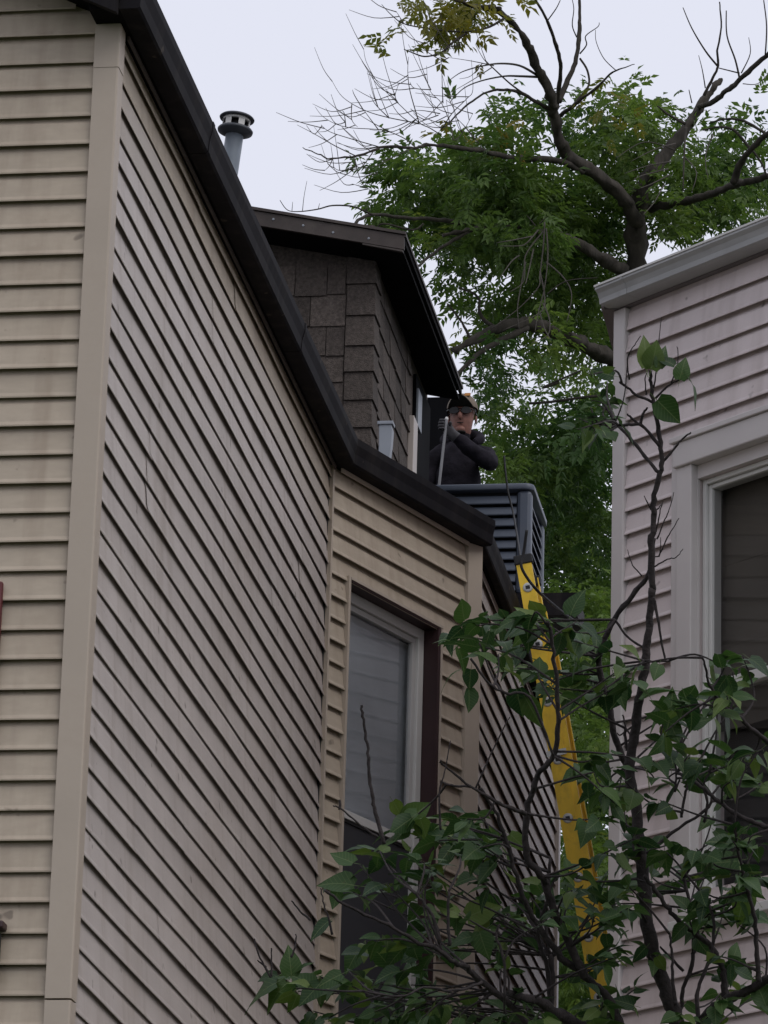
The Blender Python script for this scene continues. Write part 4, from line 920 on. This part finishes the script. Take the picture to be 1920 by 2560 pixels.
# ================================================================== LILAC IN FRONT
random.seed(21)
LD = 10.5
lroot = at(1640, 2560, LD); lroot = Vector((lroot.x + .1, lroot.y, 0))
lil = thing('lilac_shrub', lroot, 'tall dark-stemmed lilac shrub with heart-shaped leaves in the foreground', 'shrub')
LS = []      # stem skeleton
def stem(pts, r0, r1, d0=LD, d1=None, sides=8, skel=True, name='stem'):
    d1 = d0 if d1 is None else d1; n = len(pts)
    P = [at(p[0], p[1], d0 + (d1 - d0) * i / (n - 1)) for i, p in enumerate(pts)]
    S = smooth_line(P, 5); k = len(S)
    jt = .0016 * min(1, r0 / 8); S = [p + Vector((random.gauss(0, jt), random.gauss(0, jt), random.gauss(0, jt))) for p in S]
    rad = [(r0 + (r1 - r0) * (i / (k - 1)) ** .8) / F * LD * random.uniform(.88, 1.12) for i in range(k)]
    b = MB(); b.tube(S, rad, sides); o = b.build(name, M['lbark'], lil, smooth=True)
    if skel: LS.extend(S)
    return S
def B8(x, y): return (1440 + x * .2893, 2080 + y * .2893)
def B2(x, y): return (1000 + x * .3014, 2100 + y * .3014)
def N6(x, y): return (1460 + x * .2773, 1660 + y * .2773)
def N1(x, y): return (560 + x * .3014, 1900 + y * .3014)
# main tall stem
s1 = stem([B8(900, 1800), B8(860, 1600), B8(770, 1350), B8(690, 1120), B8(640, 900), R7(1075, 1330), R7(1060, 1200), R7(1050, 1050), R7(1020, 900), R7(1040, 760), R7(1060, 600), R7(1085, 470), R7(1100, 330), R7(1112, 200), R7(1128, 60)], 21, 9, LD, LD - .1)
stem([R7(1128, 60), R5(985, 2050), R5(1000, 1900), R5(1005, 1750), R5(1042, 1600), R5(1046, 1500), R5(1030, 1350), R5(1000, 1220), R5(988, 1100), R5(985, 1030)], 9, 4, LD - .1)
stem([R7(1010, 880), R7(960, 760), R7(930, 620), R7(880, 420), R7(890, 340), R7(950, 200), R7(1050, 70), R7(1110, -10), R5(1000, 1990)], 9, 6, LD + .2, LD)
stem([R5(1030, 1620), R5(930, 1500), R5(840, 1390), R5(780, 1335)], 5, 4, LD - .1, LD); stem([R5(1035, 1460), R5(930, 1345), R5(880, 1310), R5(850, 1280)], 5, 2.5, LD - .1)
stem([R5(930, 1335), R5(860, 1340), R5(800, 1345)], 4, 4, LD - .1); stem([R5(925, 1330), R5(940, 1280), R5(965, 1240)], 4, 2.5, LD - .1)
stem([R5(1048, 1560), R5(1110, 1490), R5(1160, 1430), R5(1215, 1385)], 3.5, 2, LD - .1); stem([R5(1000, 1210), R5(910, 1175), R5(840, 1120), R5(800, 1090)], 4, 3, LD - .1)
stem([R5(1010, 1190), R5(1080, 1120), R5(1140, 1085), R5(1200, 1070)], 3, 2, LD - .1)
for pl_ in ([(860, 1080), (850, 960), (890, 880), (925, 830)], [(960, 1170), (950, 1080), (960, 1040)], [(780, 1330), (830, 1180), (850, 980)], [(1000, 1130), (1020, 1000), (1030, 860), (1045, 720)], [(1100, 1110), (1140, 980), (1135, 890)], [(780, 1340), (720, 1310), (650, 1290)], [(770, 1320), (710, 1220), (640, 1200)],
            [(1020, 2000), (1060, 1900), (1090, 1830), (1118, 1730)], [(1030, 2100), (1080, 1990), (1110, 1940), (1145, 1880)], [(1005, 2160), (1080, 2115), (1130, 2105), (1170, 2055)], [(985, 1830), (960, 1780), (945, 1750)], [(1020, 1830), (1045, 1800)], [(1015, 1960), (1040, 1830), (1055, 1780)], [(935, 2212), (880, 2150), (850, 2060)], [(1000, 2100), (1035, 2090), (1040, 1990)]):
    stem([R5(*p) for p in pl_], 2.2, 1, LD - .1, None, 5, False, 'twig')
stem([R7(1130, 100), R7(1160, 250), R7(1185, 390)], 4, 2.5, LD - .2); stem([R7(1090, 390), R7(1150, 395), R7(1205, 390)], 3.5, 2.5, LD - .2)
stem([R7(955, 200), R7(1010, 280), R7(1085, 330)], 3, 3, LD); stem([R7(1040, 760), R7(1005, 700), R7(990, 640)], 3, 2, LD)
# left stems
s2 = stem([B2(1660, 1700), B2(1500, 1560), B2(1290, 1430), B2(1130, 1330), B2(900, 1280)], 22, 9, LD - .1, LD - .4)
stem([R7(985, 2100), R7(930, 1960), R7(860, 1880), R7(760, 1800), R7(690, 1740), R7(600, 1610), R7(540, 1500), R7(500, 1380), R7(440, 1180), R7(390, 1060), R7(330, 980)], 13, 3, LD - .1, LD - .4)
stem([R7(820, 1850), R7(700, 1600), R7(640, 1440), R7(620, 1390), R7(545, 1290), R7(550, 1100), R7(575, 990), R7(610, 900), R7(670, 830), R7(690, 700), R7(692, 600), R7(675, 420), R7(660, 260), R7(640, 210)], 11, 4, LD - .2, LD - .5)
stem([R7(545, 1095), R7(480, 1070), R7(400, 1035), R7(290, 970), R7(180, 885), R7(150, 850)], 6, 2, LD - .4, LD - .6); stem([R7(290, 970), R7(200, 965), R7(160, 950)], 4, 2, LD - .5)
stem([R7(670, 830), R7(560, 560), R7(450, 540), R7(360, 480), R7(290, 380)], 3.5, 3, LD - .5, LD - .6); stem([R7(150, 1170), R7(145, 1000), R7(170, 900), R7(195, 760)], 3, 1.2, LD - .6); stem([R7(310, 980), R7(430, 720), R7(470, 650)], 2.5, 1.2, LD - .5)
stem([R7(670, 2100), R7(655, 1950), R7(640, 1800), R7(600, 1650), R7(640, 1500), R7(655, 1300)], 7, 4, LD - .1, LD - .2)
stem([R7(650, 2100), R7(660, 1850), R7(655, 1750)], 10, 8, LD + .1)
stem([B2(410, 880), B2(400, 650), B2(405, 430)], 4, 3, LD - .6); stem([B2(330, 850), B2(280, 660), B2(200, 530), B2(120, 440)], 5, 3, LD - .6)
stem([B2(1300, 1800), B2(900, 1350), B2(680, 1180), B2(560, 1060), B2(450, 1020), B2(300, 900), B2(150, 860), B2(-100, 700), B2(-400, 560), B2(-620, 420)], 9, 3, LD - .3, LD - .7)
stem([B2(680, 1180), B2(560, 1230), B2(400, 1250), B2(200, 1220), B2(0, 1300), B2(-300, 1250)], 4, 2, LD - .5, LD - .7); stem([B2(870, 1300), B2(860, 1000), B2(800, 800), B2(830, 700)], 4, 2.5, LD - .5)
# right stems
stem([B8(1050, 1800), B8(1130, 1580), B8(1260, 1480), B8(1420, 1400), B8(1600, 1300), B8(1800, 1200)], 15, 10, LD + .1, LD - .2)
stem([B8(1280, 1470), B8(1280, 1300), B8(1250, 1150), B8(1170, 1000), B8(1030, 880), B8(900, 780), B8(780, 640), B8(700, 520), B8(600, 380)], 9, 5, LD, LD - .1)
stem([B8(1060, 1700), B8(1050, 1420), B8(1090, 1250), B8(1170, 1050), B8(1190, 760), B8(1130, 600), B8(1060, 500)], 6, 3, LD - .2); stem([B8(860, 1500), B8(835, 1250), B8(830, 1050), B8(810, 880)], 5, 3, LD - .2)
stem([B8(900, 1560), B8(930, 1350), B8(1000, 1150), B8(1030, 900), B8(980, 600), B8(940, 400)], 6, 4, LD + .1); stem([B8(930, 1200), B8(780, 1050), B8(730, 990)], 4, 2.5, LD)
stem([B8(1580, 1300), B8(1560, 1000), B8(1540, 700), B8(1450, 400), B8(1390, 100), B8(1370, -60)], 7, 3, LD - .3, LD - .4)
stem([R7(1100, 1280), R7(1250, 1160), R7(1400, 1040), R7(1300, 900), R7(1250, 850)], 5, 2.5, LD - .1); stem([N6(1700, 1480), N6(1500, 1420), N6(1280, 1290), N6(1120, 1160), N6(960, 1040), N6(820, 980)], 7, 4, LD - .2, LD - .1)
stem([N6(1080, 1430), N6(1110, 1250), N6(1080, 1100), N6(1130, 980)], 4, 2.5, LD - .1); stem([N6(880, 1380), N6(900, 1230), N6(960, 1030), N6(1040, 900)], 4, 2.5, LD - .15); stem([N6(820, 1150), N6(830, 950), N6(810, 860)], 3, 2, LD)
stem([N6(1700, 730), N6(1550, 620), N6(1420, 500), N6(1330, 430), N6(1240, 360), N6(1130, 180), N6(1100, 60), N6(1070, -60)], 7, 2.5, LD - .3, LD - .5); stem([N6(390, 780), N6(370, 660), N6(375, 580)], 4, 4, LD - .05)
stem([N6(440, 560), N6(330, 640), N6(300, 620)], 2.5, 1.5, LD)
# lone twig in front of the bay window
stem([(960, 2110), (938, 2030), (930, 1985), (922, 1920), (918, 1860), (908, 1800), (903, 1762)], 5, 3, LD - .8)
stem([N1(1280, 640), N1(1130, 540), N1(980, 410), N1(905, 380)], 3, 1.5, LD - .7); stem([N1(960, 410), N1(960, 330)], 3.5, 2.5, LD - .7)
for pl_ in ([(720, 1330), (640, 1260), (560, 1170)], [(390, 1800), (395, 1680), (390, 1560)], [(390, 1800), (300, 1640), (250, 1480)], [(560, 1640), (590, 1540), (600, 1450)], [(900, 1450), (860, 1290), (830, 1200), (800, 1060)], [(350, 1720), (280, 1660)]):
    stem([N1(*p) for p in pl_], 3.2, 1.6, LD - .7, None, 5, False, 'twig')
# roots down to the ground
b = MB()
for S0 in (s1[0], s2[0]):
    b.tube([S0, Vector((S0.x * .6 + lroot.x * .4, S0.y, 2.0)), Vector((lroot.x + random.uniform(-.1, .1), lroot.y + random.uniform(-.1, .1), 0))], [.022, .035, .055], 10)
b.build('stem_base', M['lbark'], lil, smooth=True)

# heart shaped leaf meshes, shared
def leaf_mesh(i, l=1.0):
    rnd = random.Random(100 + i); w_ = rnd.uniform(.27, .40); fold = rnd.uniform(-.05, .45); droop = rnd.uniform(-.05, .55); tw = rnd.uniform(-.4, .4); cup = rnd.uniform(-.5, .5); side = rnd.uniform(-.12, .12)
    xs = [0, .05, .16, .34, .55, .79, 1.0]; ws = [.0, .52, .92, 1.0, .80, .38, .0]; pr = [1, .55, 0, -.55, -1]
    v = []; f = []; ph = rnd.random() * 6
    for x, q in zip(xs, ws):
        zc_ = -droop * x * x; hw = w_ * q; yc = side * x * x
        for e in pr:
            y = e * hw; back = .10 * abs(e) if 0 < x < .1 else 0
            z = zc_ + fold * abs(y) + tw * y * x + cup * y * y + .022 * math.sin(ph + x * 9 + e * 3) * abs(e)
            v.append((x - back, y + yc, z))
    for k in range(len(xs) - 1):
        a = k * 5; c = a + 5
        for j in range(4): f.append((a + j, a + j + 1, c + j + 1, c + j))
    n0 = len(v); v += [(-.30, .008, .06), (-.30, -.008, .06), (.0, .012, 0), (.0, -.012, 0)]; f.append((n0, n0 + 1, n0 + 3, n0 + 2))      # petiole
    me = bpy.data.meshes.new('leaf'); me.from_pydata(v, [], f); me.materials.append(LEAF_L); me.polygons.foreach_set('use_smooth', [True] * len(f)); me.update()
    uv = me.uv_layers.new(name='uv')
    for lp in me.loops: c = v[lp.vertex_index]; uv.data[lp.index].uv = (c[0], c[1] - side * c[0] * c[0])
    return me
LM = [leaf_mesh(i) for i in range(26)]
NLEAF = [0]; REST = MB(); RUV = []
def place_leaf(p, d, nrm, l):
    d = d.normalized(); s = nrm.cross(d)
    if s.length < 1e-3: s = d.orthogonal()
    s.normalize(); n = d.cross(s).normalized(); me = random.choice(LM)
    m4 = Matrix((d * l, s * l, n * l)).transposed().to_4x4(); m4.translation = p + d * (l * .28) 
    if NLEAF[0] < 300:
        o = bpy.data.objects.new('leaf', me); COL.objects.link(o); o.parent = lil; o.matrix_local = Matrix.Translation(-lroot) @ m4
    else:
        n0 = len(REST.v); REST.v += [m4 @ v.co for v in me.vertices]; RUV.extend([(v.co.x, v.co.y) for v in me.vertices]); tn = random.random()
        for q in me.polygons: REST.f.append([n0 + k for k in q.vertices]); REST.mi.append(0); REST.tone.append(tn)
    NLEAF[0] += 1
def near(p):
    best = min(LS, key=lambda q: (q - p).length_squared); return best
def leafy_twig(px, py, d, nl, size):
    tip = at(px, py, d); root = near(tip + Vector((random.gauss(0, .03), 0, -.05)))
    v = tip - root
    if v.length > .55: root = tip - v.normalized() * .45 - Z * .05
    mid = (root + tip) / 2 + Vector((random.gauss(0, .015), random.gauss(0, .02), random.uniform(-.02, .02)))
    S = smooth_line([root, mid, tip], 5); b = MB(); b.tube(S, [.0034 - .0018 * i / 10 for i in range(11)], 5); b.build('twig', M['lbark'], lil, smooth=True)
    vd = (tip - root).normalized()
    for i in range(nl):
        t = 1 - (i // 2) * random.uniform(.13, .2); q = S[max(2, min(10, int(t * 10)))] ; sg = 1 if i % 2 else -1
        sd = vd.cross(Z + Vector((random.gauss(0, .3), random.gauss(0, .3), 0))).normalized() * sg
        d_ = vd * random.uniform(.2, .8) + sd * random.uniform(.5, 1.1) + Vector((random.gauss(0, .3), random.gauss(0, .35), random.gauss(-.25, .35)))
        nr = Vector((random.gauss(0, .6), random.gauss(-.35, .6), 1.0)).normalized()
        place_leaf(q, d_, nr, size * random.uniform(.62, 1.15))
# single leaves that stand against the pale siding
def one(px, py, dx, dy, l, facing=.8, d=LD - .12):
    """leaf whose base sits at px,py and whose tip points along dx,dy (picture sense: right, down)"""
    p = at(px, py, d); dd = (RX * dx - UP * dy + FW * random.uniform(-.25, .25)); nr = (-FW * facing + Z * (1 - facing) + Vector((random.gauss(0, .15), 0, random.gauss(0, .15))))
    place_leaf(p - dd.normalized() * l * .28, dd, nr, l)
for a in ((R5(960, 1010), -.05, -1, .085, .75), (R5(985, 1020), .25, -.9, .075, .6), (R5(1030, 1010), .25, -.8, .06, .7), (R5(1120, 1000), -.7, -.5, .05, .5), (R5(1150, 1080), .25, -1, .058, .8), (R5(1200, 1070), .6, .75, .075, .12), (R5(1020, 1200), .65, .62, .088, .95), (R5(770, 1060), -.9, -.25, .06, .7), (R5(800, 1330), .75, .8, .07, .3),
          (R7(1080, 570), .9, -.5, .10, .25), (R7(1280, 560), .35, .9, .085, .8), (R7(1200, 680), .2, -.9, .09, .9), (R7(1000, 500), -.2, .7, .085, .9), (R7(950, 470), .25, .8, .085, .8), (R7(1080, 430), -.9, -.25, .07, .3), (R7(1290, 690), .8, -.4, .06, .6),
          (R7(540, 560), .5, .9, .09, .8), (R7(500, 520), .2, 1, .08, .85), (R7(290, 430), -.1, .8, .055, .8), (R7(280, 520), .05, 1, .06, .5), (R7(240, 430), -.9, .4, .07, .25), (R7(420, 1200), -.5, .5, .075, .9), (R7(470, 1190), .35, .3, .065, .9),
          (B8(1500, 500), -.5, .8, .10, .9), (B8(1500, 300), .1, 1, .09, .8), (B8(1400, 250), -.9, .1, .09, .6), (B8(1640, 1500), -.2, -.6, .075, .9), (B8(1600, 1480), .7, .2, .07, .8), (B8(500, 1500), -.8, -.3, .06, .8), (B8(950, 1480), .5, .35, .045, .9), (B8(600, 1000), -.5, .5, .05, .7), (B8(700, 1080), .4, .6, .05, .7),
          (N1(560, 1790), -.1, -1, .075, .85), (N1(600, 1760), .6, -.5, .05, .4), (N1(430, 1850), -.9, .4, .11, .35), (N1(520, 1850), -.8, .75, .09, .5), (N1(800, 1850), -.5, .55, .08, .5), (N1(1300, 1700), -.9, .3, .11, .3), (N1(1400, 1600), .5, -.4, .075, .9), (N1(1650, 1450), -.7, .3, .09, .7), (B2(350, 1380), -.1, .4, .07, .95), (B2(160, 1290), 0, .6, .055, .9), (B2(560, 640), .6, -.35, .085, .8), (B2(660, 760), .25, .9, .075, .7), (B2(600, 800), -.9, .1, .07, .5),
          (N1(1400, 340), .35, .55, .05, .9), (N1(1480, 500), .8, -.4, .085, .7), (N1(1500, 570), -.9, .05, .085, .2), (N1(1480, 640), -.9, .2, .09, .25), (N1(1180, 740), -.9, -.2, .06, .3), (N1(1080, 1040), -.8, -.2, .09, .7), (N1(880, 1330), -.8, .5, .07, .4), (N1(1220, 900), -.95, .0, .055, .2)):
    one(*a[0], *a[1:])
def region(x0, y0, x1, y1, n, conv, size=.07, nl=(3, 6), d=(-.5, .35)):
    for i in range(int(n * 1.62)):
        p = conv(random.uniform(x0, x1), random.uniform(y0, y1)); leafy_twig(p[0], p[1], LD + random.uniform(*d), random.randint(*nl), size * .98)
region(200, 170, 780, 370, 12, R7, .068); region(500, 380, 800, 600, 5, R7, .06); region(820, 390, 1060, 600, 5, R7, .065)
region(560, 1180, 760, 1460, 5, R5, .045); region(620, 1000, 760, 1300, 3, R5, .04)
region(1380, 350, 1659, 600, 7, R7, .068); region(1120, 520, 1400, 680, 3, R7, .07); region(1090, 700, 1659, 960, 11, R7, .065)
region(720, 820, 1000, 1010, 5, R7, .065); region(850, 1030, 1659, 1400, 17, R7, .062)
region(0, 1080, 500, 1450, 14, R7, .068); region(-320, 1250, 100, 1500, 7, R7, .066); region(560, 1330, 1050, 1620, 13, R7, .055)
region(60, 1500, 500, 1720, 6, R7, .062); region(-300, 1650, 60, 2060, 12, R7, .07); region(-150, 1880, 350, 2100, 8, R7, .066)
region(350, 1760, 800, 2080, 3, R7, .05); region(1280, 1250, 1659, 1640, 10, R7, .068); region(1400, 1700, 1659, 2060, 5, R7, .07); region(850, 1650, 1350, 2060, 4, R7, .05)
region(450, 1700, 900, 2150, 7, N1, .068); region(820, 1700, 1000, 2080, 6, R7, .06, (4, 7), (-.3, .2)); region(420, 1880, 900, 2080, 4, R7, .06)
if REST.f:
    o = REST.build('leaves', LEAF_L, lil, smooth=True, tone=True); o['kind'] = 'stuff'
    uv = o.data.uv_layers.new(name='uv')
    for lp in o.data.loops: uv.data[lp.index].uv = RUV[lp.vertex_index]
print('leaves', NLEAF[0])
